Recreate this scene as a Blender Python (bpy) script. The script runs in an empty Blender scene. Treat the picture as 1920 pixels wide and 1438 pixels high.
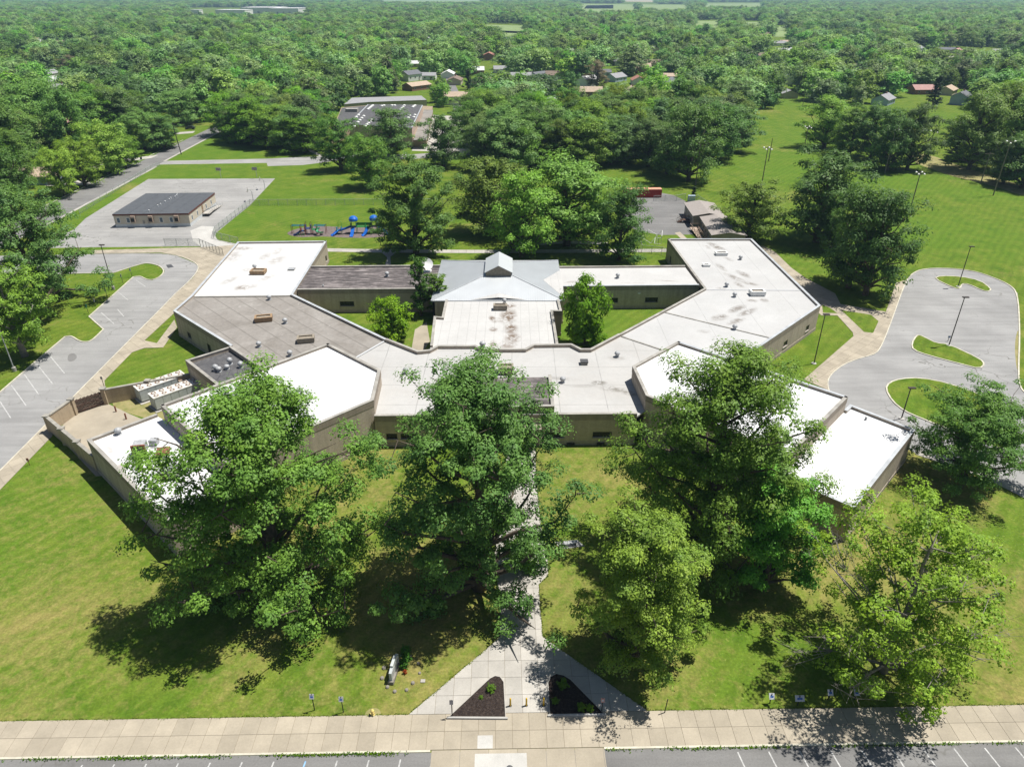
import bpy, bmesh, math, random
import numpy as np
from mathutils import Vector, Matrix
from mathutils.geometry import tessellate_polygon

# ------------------------------------------------------------------ camera, sky, sun, exposure
SC = bpy.context.scene
COL = SC.collection
FPX, CAM_H, PITCH = 1332.0, 58.0, math.radians(28.857)
cam_d = bpy.data.cameras.new('camera'); cam = bpy.data.objects.new('camera', cam_d); COL.objects.link(cam)
cam.location = (0, 0, CAM_H); cam.rotation_euler = (math.pi/2 - PITCH, 0, 0)
cam_d.sensor_width = 36; cam_d.lens = FPX/1920*36; cam_d.clip_start = .5; cam_d.clip_end = 30000
SC.camera = cam
SUNV = Vector((.39, .13, 1)).normalized()
wd = bpy.data.worlds.new('World'); SC.world = wd; wd.use_nodes = True
nt = wd.node_tree; nt.nodes.clear()
sky = nt.nodes.new('ShaderNodeTexSky'); sky.sky_type = 'NISHITA'; sky.sun_disc = False
sky.sun_elevation = math.asin(SUNV.z); sky.sun_rotation = math.atan2(SUNV.x, SUNV.y)
bg = nt.nodes.new('ShaderNodeBackground'); bg.inputs['Strength'].default_value = .05
wo = nt.nodes.new('ShaderNodeOutputWorld')
nt.links.new(sky.outputs[0], bg.inputs[0]); nt.links.new(bg.outputs[0], wo.inputs[0])
sun_d = bpy.data.lights.new('sun', 'SUN'); sun_d.energy = 4.8; sun_d.angle = math.radians(.53); sun_d.color = (1, .96, .89)
sun = bpy.data.objects.new('sun', sun_d); COL.objects.link(sun)
sun.location = (200, 60, 400); sun.rotation_euler = (-SUNV).to_track_quat('-Z', 'Y').to_euler()
SC.view_settings.view_transform = 'Standard'; SC.view_settings.look = 'None'
SC.view_settings.exposure = 0.52; SC.view_settings.gamma = 1
SC.cycles.max_bounces = 6; SC.cycles.diffuse_bounces = 2; SC.cycles.transparent_max_bounces = 16
SC.cycles.use_denoising = True

# ------------------------------------------------------------------ survey helpers
_s, _c = math.sin(PITCH), math.cos(PITCH)
def G(u, v, z=0.0):
    """map survey: photo point -> ground plan (x, y) at height z"""
    dx, dy = (u-960)/FPX, (v-719)/FPX
    t = (CAM_H-z)/(_s+dy*_c)
    return (dx*t, (_c-dy*_s)*t)
def HZ(u, v, vt):
    """plan position of a foot point and the height of the thing standing there"""
    x, y = G(u, v); dy = (vt-719)/FPX; t = y/(_c-dy*_s)
    return x, y, CAM_H-t*(_s+dy*_c)
def W(pts, z=0.0): return [G(u, v, z) for u, v in pts]

# ------------------------------------------------------------------ materials
MATS = {}
class NB:
    def __init__(s, name):
        s.m = bpy.data.materials.new(name); s.m.use_nodes = True
        s.t = s.m.node_tree; s.t.nodes.clear()
        s.out = s.n('ShaderNodeOutputMaterial')
        MATS[name] = s.m
    def n(s, typ, **k):
        x = s.t.nodes.new(typ)
        for a, b in k.items(): setattr(x, a, b)
        return x
    def l(s, a, b): s.t.links.new(a, b)
    def pos(s):
        return s.n('ShaderNodeNewGeometry').outputs['Position']
    def obj(s):
        return s.n('ShaderNodeTexCoord').outputs['Object']
    def noise(s, vec, scale, detail=4, rough=.55, dist=0):
        x = s.n('ShaderNodeTexNoise'); x.inputs['Scale'].default_value = scale; x.inputs['Detail'].default_value = detail
        x.inputs['Roughness'].default_value = rough; x.inputs['Distortion'].default_value = dist
        if vec is not None: s.l(vec, x.inputs['Vector'])
        return x.outputs['Fac']
    def ramp(s, fac, stops):
        x = s.n('ShaderNodeValToRGB'); r = x.color_ramp
        while len(r.elements) < len(stops): r.elements.new(.5)
        for e, (p, c) in zip(r.elements, stops):
            e.position = p; e.color = (c, c, c, 1) if isinstance(c, (int, float)) else (*c, 1)
        s.l(fac, x.inputs[0]); return x.outputs[0]
    def mix(s, fac, a, b, mode='MIX'):
        x = s.n('ShaderNodeMix', data_type='RGBA', blend_type=mode)
        for sock, v in ((x.inputs[0], fac), (x.inputs[6], a), (x.inputs[7], b)):
            if isinstance(v, (int, float)): sock.default_value = v
            elif isinstance(v, tuple): sock.default_value = (*v, 1)
            else: s.l(v, sock)
        return x.outputs[2]
    def math(s, op, a, b=0.0, c=None):
        x = s.n('ShaderNodeMath', operation=op)
        for i, v in enumerate((a, b) if c is None else (a, b, c)):
            if isinstance(v, (int, float)): x.inputs[i].default_value = v
            else: s.l(v, x.inputs[i])
        return x.outputs[0]
    def mapping(s, vec, scale=(1, 1, 1), rot=0, loc=(0, 0, 0)):
        x = s.n('ShaderNodeMapping'); x.inputs['Scale'].default_value = scale
        x.inputs['Rotation'].default_value = (0, 0, rot); x.inputs['Location'].default_value = loc
        s.l(vec, x.inputs['Vector']); return x.outputs[0]
    def done(s, col, rough=.85, bump=None, bstr=.3, bdist=.05, spec=.3, metal=0):
        p = s.n('ShaderNodeBsdfPrincipled')
        if isinstance(col, tuple): p.inputs['Base Color'].default_value = (*col, 1)
        else: s.l(col, p.inputs['Base Color'])
        if isinstance(rough, (int, float)): p.inputs['Roughness'].default_value = rough
        else: s.l(rough, p.inputs['Roughness'])
        p.inputs['Specular IOR Level'].default_value = spec; p.inputs['Metallic'].default_value = metal
        if bump is not None:
            b = s.n('ShaderNodeBump'); b.inputs['Strength'].default_value = bstr; b.inputs['Distance'].default_value = bdist
            s.l(bump, b.inputs['Height']); s.l(b.outputs[0], p.inputs['Normal'])
        s.l(p.outputs[0], s.out.inputs[0]); return s.m

def plain(name, c, var=.18, scale=3.0, rough=.7, metal=0, spec=.3, world=False, island=False):
    b = NB(name); v = b.pos() if world else b.obj()
    n = b.noise(v, scale, 5)
    f = b.ramp(n, [(.3, 1-var), (.7, 1+var*.6)])
    col = b.mix(1.0, tuple(c), f, 'MULTIPLY')
    if island:
        oi = b.n('ShaderNodeObjectInfo')
        col = b.mix(1.0, col, b.ramp(oi.outputs['Random'], [(0, .86), (1, 1.08)]), 'MULTIPLY')
    return b.done(col, rough, n, .15, .02, spec, metal)

def make_materials():
    # lawn: mown turf with dry patches, clover and mower lines
    b = NB('lawn'); p = b.pos()
    big = b.noise(p, .035, 5, .6, .6); mid = b.noise(p, .22, 5, .65); fine = b.noise(p, 3.2, 6, .75); tuft = b.noise(p, .9, 6, .7, .4)
    base = b.ramp(mid, [(.3, (.058, .112, .010)), (.48, (.098, .152, .016)), (.7, (.158, .188, .030))])
    sy = b.n('ShaderNodeSeparateXYZ'); b.l(p, sy.inputs[0])
    thirsty = b.n('ShaderNodeMapRange'); thirsty.inputs['From Min'].default_value = 60; thirsty.inputs['From Max'].default_value = 135; thirsty.inputs['To Min'].default_value = .092; thirsty.inputs['To Max'].default_value = -.03; b.l(sy.outputs[1], thirsty.inputs['Value'])
    dry = b.ramp(b.math('ADD', thirsty.outputs[0], b.math('ADD', b.math('MULTIPLY', big, .65), b.math('MULTIPLY', tuft, .35))), [(.53, 0.), (.66, .9)])
    base = b.mix(b.ramp(b.noise(p, .012, 3), [(.4, 0.), (.62, .6)]), base, (.078, .160, .013))
    col = b.mix(dry, base, (.238, .206, .068))
    st = b.n('ShaderNodeTexWave', wave_type='BANDS', bands_direction='X'); st.inputs['Scale'].default_value = .17
    st.inputs['Distortion'].default_value = 4.; st.inputs['Detail'].default_value = 4; st.inputs['Detail Scale'].default_value = .6
    b.l(b.mapping(p, rot=math.radians(38)), st.inputs['Vector'])
    col = b.mix(1., col, b.ramp(st.outputs['Fac'], [(.2, .93), (.8, 1.05)]), 'MULTIPLY')
    col = b.mix(1., col, b.ramp(fine, [(.25, .55), (.5, .98), (.75, 1.42)]), 'MULTIPLY')
    straw = b.ramp(b.noise(p, 1.6, 7, .8), [(.58, 0.), (.70, .75)])
    straw = b.math('MULTIPLY', straw, b.ramp(b.noise(p, .06, 3), [(.45, 0.), (.6, 1.)]))
    col = b.mix(straw, col, (.36, .33, .13))
    # far land: paler, hayfield tones
    b.done(col, .95, fine, .5, .06, .1)
    b = NB('bare_grass'); p = b.pos(); m = b.noise(p, .5, 6, .7)
    b.done(b.ramp(m, [(.3, (.15, .17, .05)), (.55, (.27, .24, .11)), (.75, (.33, .28, .16))]), .95, b.noise(p, 3, 5), .4, .05, .1)
    # asphalt, aged and bleached
    for nm, c in (('asphalt', (.285, .283, .278)), ('street_asphalt', (.19, .187, .183)), ('old_asphalt', (.305, .30, .29))):
        b = NB(nm); p = b.pos()
        a = b.noise(p, .10, 5, .6); f = b.noise(p, 6, 6, .7); s2 = b.noise(b.mapping(p, (.06, .9, 1), math.radians(-52)), 1., 5, .6)
        col = b.mix(1., tuple(c), b.ramp(a, [(.3, .8), (.7, 1.12)]), 'MULTIPLY')
        col = b.mix(1., col, b.ramp(s2, [(.3, .86), (.7, 1.1)]), 'MULTIPLY')
        col = b.mix(1., col, b.ramp(f, [(.25, .82), (.75, 1.14)]), 'MULTIPLY')
        vo = b.n('ShaderNodeTexVoronoi', feature='DISTANCE_TO_EDGE'); vo.inputs['Scale'].default_value = .13
        wv = b.n('ShaderNodeVectorMath', operation='ADD'); b.l(p, wv.inputs[0])
        nz = b.n('ShaderNodeTexNoise'); nz.inputs['Scale'].default_value = .35; b.l(p, nz.inputs['Vector'])
        sc = b.n('ShaderNodeVectorMath', operation='SCALE'); b.l(nz.outputs['Color'], sc.inputs[0]); sc.inputs['Scale'].default_value = 5
        b.l(sc.outputs[0], wv.inputs[1]); b.l(wv.outputs[0], vo.inputs['Vector'])
        crack = b.ramp(vo.outputs['Distance'], [(.0, .8), (.014, 0.)])
        crack = b.math('MULTIPLY', crack, b.ramp(b.noise(p, .05, 3), [(.45, 0.), (.62, 1.)]))
        col = b.mix(crack, col, (.09, .085, .07))
        spot = b.ramp(b.noise(p, .4, 4, .7), [(.66, 0.), (.8, .5)])
        col = b.mix(spot, col, (.16, .155, .15))
        b.done(col, .93, f, .25, .02, .2)
    # concretes
    for nm, c in (('tan_concrete', (.365, .322, .252)), ('pale_concrete', (.41, .39, .355)), ('white_concrete', (.44, .43, .405))):
        b = NB(nm); p = b.pos(); oi = b.n('ShaderNodeObjectInfo')
        a = b.noise(p, .35, 5, .6); f = b.noise(p, 5, 6, .7)
        col = b.mix(1., tuple(c), b.ramp(oi.outputs['Random'], [(0, .9), (1, 1.07)]), 'MULTIPLY')
        col = b.mix(1., col, b.ramp(a, [(.3, .84), (.7, 1.08)]), 'MULTIPLY')
        col = b.mix(1., col, b.ramp(f, [(.3, .92), (.7, 1.06)]), 'MULTIPLY')
        b.done(col, .9, f, .2, .01, .2)
    plain('joint', (.24, .20, .14), .3, 1, .95, world=True)
    plain('kerb', (.52, .49, .40), .25, .8, .9, world=True)
    b = NB('line_paint'); p = b.pos()
    wear = b.ramp(b.noise(p, 2.5, 6, .75), [(.40, 0.), (.66, .85)])
    b.done(b.mix(wear, (.29, .29, .29), (.60, .60, .58)), .8)
    plain('blue_paint', (.22, .40, .62), .3, 2, .8, world=True)
    b = NB('mulch'); p = b.pos(); f = b.noise(p, 5, 7, .8)
    b.done(b.ramp(f, [(.3, (.012, .009, .008)), (.55, (.045, .034, .030)), (.75, (.13, .10, .08))]), .95, f, .9, .12, .1)
    b = NB('play_mulch'); p = b.pos(); f = b.noise(p, 1.5, 6, .7)
    b.done(b.ramp(f, [(.3, (.10, .08, .075)), (.7, (.21, .17, .16))]), .95, f, .4, .05, .1)
    # walls
    for nm, c in (('tan_block', (.44, .375, .305)), ('tan_base', (.40, .345, .285)), ('brown_fascia', (.31, .262, .215)), ('brick_tan', (.44, .355, .25)), ('brick_pink', (.56, .43, .35))):
        b = NB(nm); p = b.pos()
        br = b.n('ShaderNodeTexBrick'); br.inputs['Scale'].default_value = 1.; br.inputs['Mortar Size'].default_value = .012
        br.inputs['Brick Width'].default_value = .4; br.inputs['Row Height'].default_value = .2 if nm != 'brick_tan' else .1
        br.inputs['Color1'].default_value = (*[q*1.05 for q in c], 1); br.inputs['Color2'].default_value = (*[q*.9 for q in c], 1)
        br.inputs['Mortar'].default_value = (*[q*.7 for q in c], 1)
        sx = b.n('ShaderNodeSeparateXYZ'); b.l(p, sx.inputs[0])
        cx = b.n('ShaderNodeCombineXYZ'); b.l(b.math('ADD', sx.outputs[0], b.math('MULTIPLY', sx.outputs[1], .98)), cx.inputs[0]); b.l(sx.outputs[2], cx.inputs[1])
        b.l(cx.outputs[0], br.inputs['Vector'])
        strk = b.noise(b.mapping(p, (1.6, 1.6, .12)), 1., 4, .6)
        col = b.mix(1., br.outputs['Color'], b.ramp(strk, [(.3, .82), (.7, 1.1)]), 'MULTIPLY')
        b.done(col, .92, br.outputs['Fac'], -.15, .01, .15)
    plain('coping', (.33, .315, .285), .3, .7, .7, world=True)
    plain('coping_metal', (.42, .44, .46), .2, .7, .5, world=True)
    plain('cap_stone', (.30, .285, .25), .25, 1, .85, world=True)
    b = NB('flashing_grey'); b.done((.50, .51, .52), .55)
    # roof membranes
    def membrane(nm, c, dirt, seams_rot, seam_w, stains, dirtc=(.23, .20, .175), noise_amt=.10):
        b = NB(nm); p = b.pos()
        a = b.noise(p, .16, 6, .62); f = b.noise(p, 1.8, 6, .7)
        col = b.mix(1., tuple(c), b.ramp(a, [(.3, 1-noise_amt), (.7, 1.03)]), 'MULTIPLY')
        col = b.mix(1., col, b.ramp(f, [(.3, 1-noise_amt*.6), (.7, 1.02)]), 'MULTIPLY')
        if seam_w:
            for rot, per in seams_rot:
                q = b.n('ShaderNodeSeparateXYZ'); b.l(b.mapping(p, rot=math.radians(rot)), q.inputs[0])
                fr = b.math('FRACT', b.math('ADD', b.math('DIVIDE', q.outputs[0], per), b.math('MULTIPLY', b.noise(p, .3, 2), .02)))
                ln = b.math('LESS_THAN', fr, seam_w/per)
                col = b.mix(b.math('MULTIPLY', ln, b.ramp(b.noise(p, .5, 3), [(.3, .25), (.7, .8)])), col, tuple(q_*.55 for q_ in c))
        tot = None
        for (sx_, sy_, rx, ry, ang, amt) in stains:
            mp = b.mapping(p, (1, 1, 1), 0, (-sx_, -sy_, 0))
            mp = b.mapping(mp, (1/rx, 1/ry, 0), 0) if abs(ang) < .5 else b.mapping(b.mapping(mp, rot=math.radians(-ang)), (1/rx, 1/ry, 0))
            ln = b.n('ShaderNodeVectorMath', operation='LENGTH'); b.l(mp, ln.inputs[0])
            k = b.math('MULTIPLY', b.ramp(ln.outputs['Value'], [(.35, 1.), (1.15, 0.)]), amt)
            tot = k if tot is None else b.math('MAXIMUM', tot, k)
        if tot is not None:
            br = b.ramp(b.noise(p, .9, 6, .72, .5), [(.40, .0), (.54, 1.)])
            col = b.mix(b.math('MULTIPLY', tot, br), col, tuple(dirtc))
        if dirt:
            d = b.math('MULTIPLY', b.ramp(b.noise(p, .11, 5, .7, .5), [(.5, 0.), (.68, 1.)]), dirt)
            col = b.mix(d, col, (.36, .33, .30))
        b.done(col, .75, f, .15, .02, .25)
    def stn(lst, z=5.):
        o = []
        for u, v, rx, ry, ang, amt in lst: x, y = G(u, v, z); o.append((x, y, rx, ry, ang, amt))
        return o
    membrane('membrane_white', (.54, .54, .535), .0, [(0, 3.)], 0, stn([
        (453,465,3.2,1.6,0,.9),(437,480,2.2,5,8,.55),(520,470,1.2,3.5,0,.5),(518,487,2.2,4,-10,.5),(465,505,1.6,1.2,0,.6),(430,525,1.2,3,-20,.5),(455,538,2.2,2.2,0,.9),(475,535,1.2,1.8,0,.5),(500,520,1.4,3.,-25,.55),(497,480,1.4,4,0,.5),
        (200,858,.5,2.6,40,.0)]))
    membrane('membrane_bright', (.62, .625, .63), .0, [(0, 3.)], 0, stn([(232,880,1.1,3.2,47,.9),(205,842,.8,2.,45,.5),(325,962,2.6,1.6,-40,.6),(470,722,.5,3.,-45,.55),(440,736,.4,2.5,-45,.4)], 5.), (.30, .27, .24), .07)
    membrane('membrane_grey_white', (.43, .425, .412), .22, [(0, 7.), (90, 6.)], .14, stn([(1123,716,1.5,.9,0,1.),(1150,728,2.6,1.1,-12,.8),(1050,708,3.5,.8,-8,.35),(1157,670,2.2,1.,0,.35),(1100,722,4,.7,0,.3),(1180,735,1.6,.9,-30,.9),(761,700,1.5,1.,0,.4)]), (.13, .12, .10))
    membrane('membrane_right', (.455, .455, .45), .10, [(0, 9.)], .10, stn([
        (1344,462,1.4,4.5,18,.95),(1325,462,.9,2.,15,.7),(1352,500,.9,3.2,10,.7),(1366,485,.9,2.,25,.6),(1378,520,1.2,4.,25,.8),(1394,513,1.2,3.,15,.8),(1385,532,.9,2.2,12,.8),(1407,531,2.,1.,-35,.8),
        (1410,563,1.3,1.1,0,.8),(1433,562,1.2,1.2,0,.7),(1382,578,3.2,1.2,42,.9),(1350,594,2.4,1.4,35,.95),(1402,584,3.6,1.1,42,.8),(1380,601,3.,1.0,38,.8),(1320,620,1.5,1,0,.4),(1352,540,1.2,1.,0,.4)]), (.17, .15, .13))
    membrane('membrane_hall', (.48, .475, .462), .05, [(0, 1.6), (90, 4.)], .07, stn([(953,590,1.9,5.2,0,1.),(958,615,1.5,3.,0,1.),(961,632,1.7,2.6,0,1.),(945,598,2.2,1.6,0,.6),(924,597,.8,2.,15,1.),(925,616,.9,1.2,0,1.),(925,645,.8,2.2,0,.9),(952,645,2.,2.,0,.7),(955,572,1.5,1.6,0,1.)]), (.15, .11, .08))
    membrane('membrane_corridor', (.475, .47, .46), .05, [(0, 3.)], 0, stn([(1250,525,3,.4,-8,.6),(1070,527,2,.6,20,.5),(1190,529,4,.3,0,.4)]))
    # old grey-brown sheets laid diagonally
    b = NB('membrane_old'); p = b.pos()
    a = b.noise(p, .13, 6, .65, .4); f = b.noise(p, 1.6, 6, .72)
    col = b.ramp(a, [(.3, (.19, .174, .155)), (.5, (.255, .237, .217)), (.7, (.315, .298, .277))])
    col = b.mix(1., col, b.ramp(f, [(.25, .8), (.75, 1.12)]), 'MULTIPLY')
    for rot, per, w in ((-44, 3.05, .20), (46, 9.2, .12)):
        q = b.n('ShaderNodeSeparateXYZ'); b.l(b.mapping(p, rot=math.radians(rot)), q.inputs[0])
        ln = b.math('LESS_THAN', b.math('FRACT', b.math('DIVIDE', q.outputs[0], per)), w/per)
        col = b.mix(b.math('MULTIPLY', ln, b.ramp(b.noise(p, .4, 3), [(.3, .35), (.7, .8)])), col, (.13, .12, .107))
    wp = b.ramp(b.noise(p, .35, 5, .7), [(.66, 0.), (.74, .7)])
    col = b.mix(wp, col, (.52, .50, .47))
    b.done(col, .9, f, .25, .02, .2)
    b = NB('membrane_dark'); p = b.pos()
    a = b.noise(b.mapping(p, (.28, 1.7, 1)), 1., 6, .7, .4); f = b.noise(p, 1.6, 6, .7)
    col = b.ramp(a, [(.33, (.045, .04, .04)), (.5, (.105, .093, .092)), (.66, (.30, .265, .26))])
    b.done(b.mix(1., col, b.ramp(f, [(.3, .75), (.7, 1.2)]), 'MULTIPLY'), .85, f, .2, .02, .2)
    b = NB('membrane_black'); p = b.pos(); f = b.noise(p, 1.2, 6, .7)
    vo = b.n('ShaderNodeTexVoronoi', feature='DISTANCE_TO_EDGE'); vo.inputs['Scale'].default_value = .55; b.l(b.mapping(p, (1, 1, 0)), vo.inputs['Vector'])
    col = b.ramp(f, [(.3, (.06, .06, .065)), (.7, (.13, .128, .13))])
    b.done(b.mix(b.ramp(vo.outputs['Distance'], [(0., .8), (.03, 0.)]), col, (.022, .022, .025)), .8, f, .2, .02)
    plain('metal_roof', (.56, .585, .60), .06, .3, .38, .25, .5, world=True)
    plain('metal_blue', (.10, .16, .24), .1, .5, .45)
    plain('galvanised', (.40, .41, .42), .3, 4, .6, .15)
    plain('steel_dark', (.10, .10, .105), .2, 4, .5, .3)
    plain('pole_brown', (.055, .045, .04), .2, 2, .5)
    plain('pole_wood', (.23, .19, .15), .3, 1.5, .9)
    plain('rust_box', (.31, .21, .125), .35, 2.5, .85)
    plain('brown_box', (.27, .235, .185), .25, 2.5, .85)
    plain('rust_red', (.24, .10, .065), .4, 3, .85)
    plain('white_paint', (.74, .74, .72), .12, 2, .6)
    plain('chiller_grey', (.46, .49, .485), .12, 2, .6)
    plain('chiller_top', (.62, .61, .57), .14, 2, .7)
    plain('fan_rust', (.27, .17, .12), .3, 6, .7)
    plain('black', (.02, .02, .02), .2, 3, .6)
    b = NB('glass_dark'); b.done((.010, .011, .013), .3, spec=.25)
    b = NB('glass_blue'); b.done((.05, .09, .12), .12, spec=.6)
    plain('fence_wood', (.105, .065, .05), .4, 3, .95)
    plain('wood_pale', (.36, .28, .22), .25, 3, .9)
    plain('bark', (.115, .092, .07), .4, 2.2, .95)
    plain('bark_grey', (.27, .245, .215), .3, 2.2, .95)
    plain('yellow_paint', (.62, .40, .02), .15, 4, .5)
    plain('hydrant_yellow', (.70, .55, .18), .15, 4, .5)
    plain('play_blue', (.012, .13, .52), .1, 2, .35, 0, .5); plain('play_green', (.015, .20, .06), .1, 2, .4, 0, .5)
    plain('play_teal', (.02, .24, .36), .1, 2, .4); plain('play_red', (.24, .06, .04), .15, 2, .5); plain('play_navy', (.02, .04, .14), .1, 2, .45); plain('play_lime', (.10, .33, .05), .1, 2, .45)
    plain('slide_green', (.10, .42, .24), .1, 2, .3, 0, .5)
    plain('container_red', (.34, .035, .025), .25, 1, .6); plain('container_top', (.62, .30, .20), .25, 1, .7)
    plain('portable_wall', (.52, .465, .37), .08, 1.2, .8); plain('portable_skirt', (.56, .58, .58), .1, 1.2, .8)
    plain('fascia_red', (.13, .045, .032), .15, 2, .7); plain('portable_roof', (.085, .092, .102), .14, .7, .75)
    plain('trailer_wall', (.33, .285, .235), .18, .9, .9); plain('trailer_roof', (.30, .27, .25), .12, 1.4, .9)
    for nm, c in (('roof_tan', (.42, .33, .25)), ('roof_brown', (.20, .15, .12)), ('roof_grey', (.28, .28, .29)), ('roof_red', (.33, .16, .12)), ('roof_white', (.62, .62, .62)), ('roof_pink', (.40, .24, .22)), ('roof_slate', (.14, .145, .16))):
        plain(nm, c, .15, .8, .9)
    for nm, c in (('wall_white', (.68, .67, .64)), ('wall_tan', (.50, .43, .33)), ('wall_brick', (.27, .14, .10)), ('wall_blue', (.38, .47, .56))): plain(nm, c, .08, .8, .85)
    plain('car_white', (.72, .72, .72), .03, 1, .25, 0, .5); plain('car_dark', (.03, .035, .045), .05, 1, .25, 0, .5); plain('car_silver', (.42, .43, .45), .05, 1, .25, .4, .5)
    plain('rubber', (.02, .02, .02), .2, 4, .8)
    plain('sign_white', (.46, .475, .50), .05, 4, .4); plain('sign_blue', (.05, .12, .34), .05, 4, .5); plain('sign_grey', (.22, .21, .22), .1, 4, .5); plain('sign_green', (.05, .32, .22), .1, 4, .5)
    plain('stone', (.24, .22, .19), .3, 3, .9)
    plain('field_pale', (.20, .27, .10), .2, .02, .95, world=True); plain('field_tan', (.36, .31, .2), .2, .02, .95, world=True)
    plain('flower_red', (.5, .06, .02), .3, 9, .7)
    # chain-link: open wire weave
    b = NB('chain_link'); t = b.n('ShaderNodeBsdfTransparent'); d = b.n('ShaderNodeBsdfPrincipled')
    d.inputs['Base Color'].default_value = (.30, .36, .33, 1); d.inputs['Metallic'].default_value = .2; d.inputs['Roughness'].default_value = .5
    mx = b.n('ShaderNodeMixShader'); q = b.obj()
    tot = None
    for rot in (45, -45):
        s3 = b.n('ShaderNodeSeparateXYZ'); mp = b.n('ShaderNodeMapping'); mp.inputs['Rotation'].default_value = (0, math.radians(rot), 0); b.l(q, mp.inputs[0]); b.l(mp.outputs[0], s3.inputs[0])
        k = b.math('LESS_THAN', b.math('FRACT', b.math('DIVIDE', s3.outputs[0], .07)), .13)
        tot = k if tot is None else b.math('MAXIMUM', tot, k)
    b.l(tot, mx.inputs[0]); b.l(t.outputs[0], mx.inputs[1]); b.l(d.outputs[0], mx.inputs[2]); b.l(mx.outputs[0], b.out.inputs[0])
    # foliage; hue comes from each tree's own object colour
    b = NB('leaves'); p = b.pos(); oi = b.n('ShaderNodeObjectInfo'); ge = b.n('ShaderNodeNewGeometry')
    col = b.mix(1., oi.outputs['Color'], b.ramp(b.noise(p, .33, 3, .6), [(.3, (.84, .90, .9)), (.7, (1.48, 1.30, .95))]), 'MULTIPLY')
    col = b.mix(1., col, b.ramp(ge.outputs['Random Per Island'], [(0, .66), (1, 1.3)]), 'MULTIPLY')
    hs = b.n('ShaderNodeHueSaturation')
    vary = oi.outputs['Alpha']
    b.l(b.math('MULTIPLY_ADD', b.math('SUBTRACT', oi.outputs['Random'], .42), b.math('MULTIPLY', vary, .055), .5), hs.inputs['Hue'])
    rv = b.math('SUBTRACT', b.math('FRACT', b.math('MULTIPLY', oi.outputs['Random'], 7.31)), .42)
    b.l(b.math('MULTIPLY_ADD', rv, b.math('MULTIPLY', vary, 1.1), 1.02), hs.inputs['Value']); b.l(col, hs.inputs['Color'])
    b.l(b.math('MULTIPLY_ADD', b.math('SUBTRACT', b.math('FRACT', b.math('MULTIPLY', oi.outputs['Random'], 13.7)), .6), b.math('MULTIPLY', vary, .4), 1.), hs.inputs['Saturation'])
    d = b.n('ShaderNodeBsdfPrincipled'); d.inputs['Roughness'].default_value = .55; d.inputs['Specular IOR Level'].default_value = .22
    b.l(hs.outputs[0], d.inputs['Base Color'])
    tr = b.n('ShaderNodeBsdfTranslucent'); b.l(b.mix(1., hs.outputs[0], (1.35, 1.45, .6), 'MULTIPLY'), tr.inputs[0])
    mx = b.n('ShaderNodeMixShader'); mx.inputs[0].default_value = .27
    b.l(d.outputs[0], mx.inputs[1]); b.l(tr.outputs[0], mx.inputs[2]); b.l(mx.outputs[0], b.out.inputs[0])
make_materials()
for m in MATS.values(): m.use_fake_user = False

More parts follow.
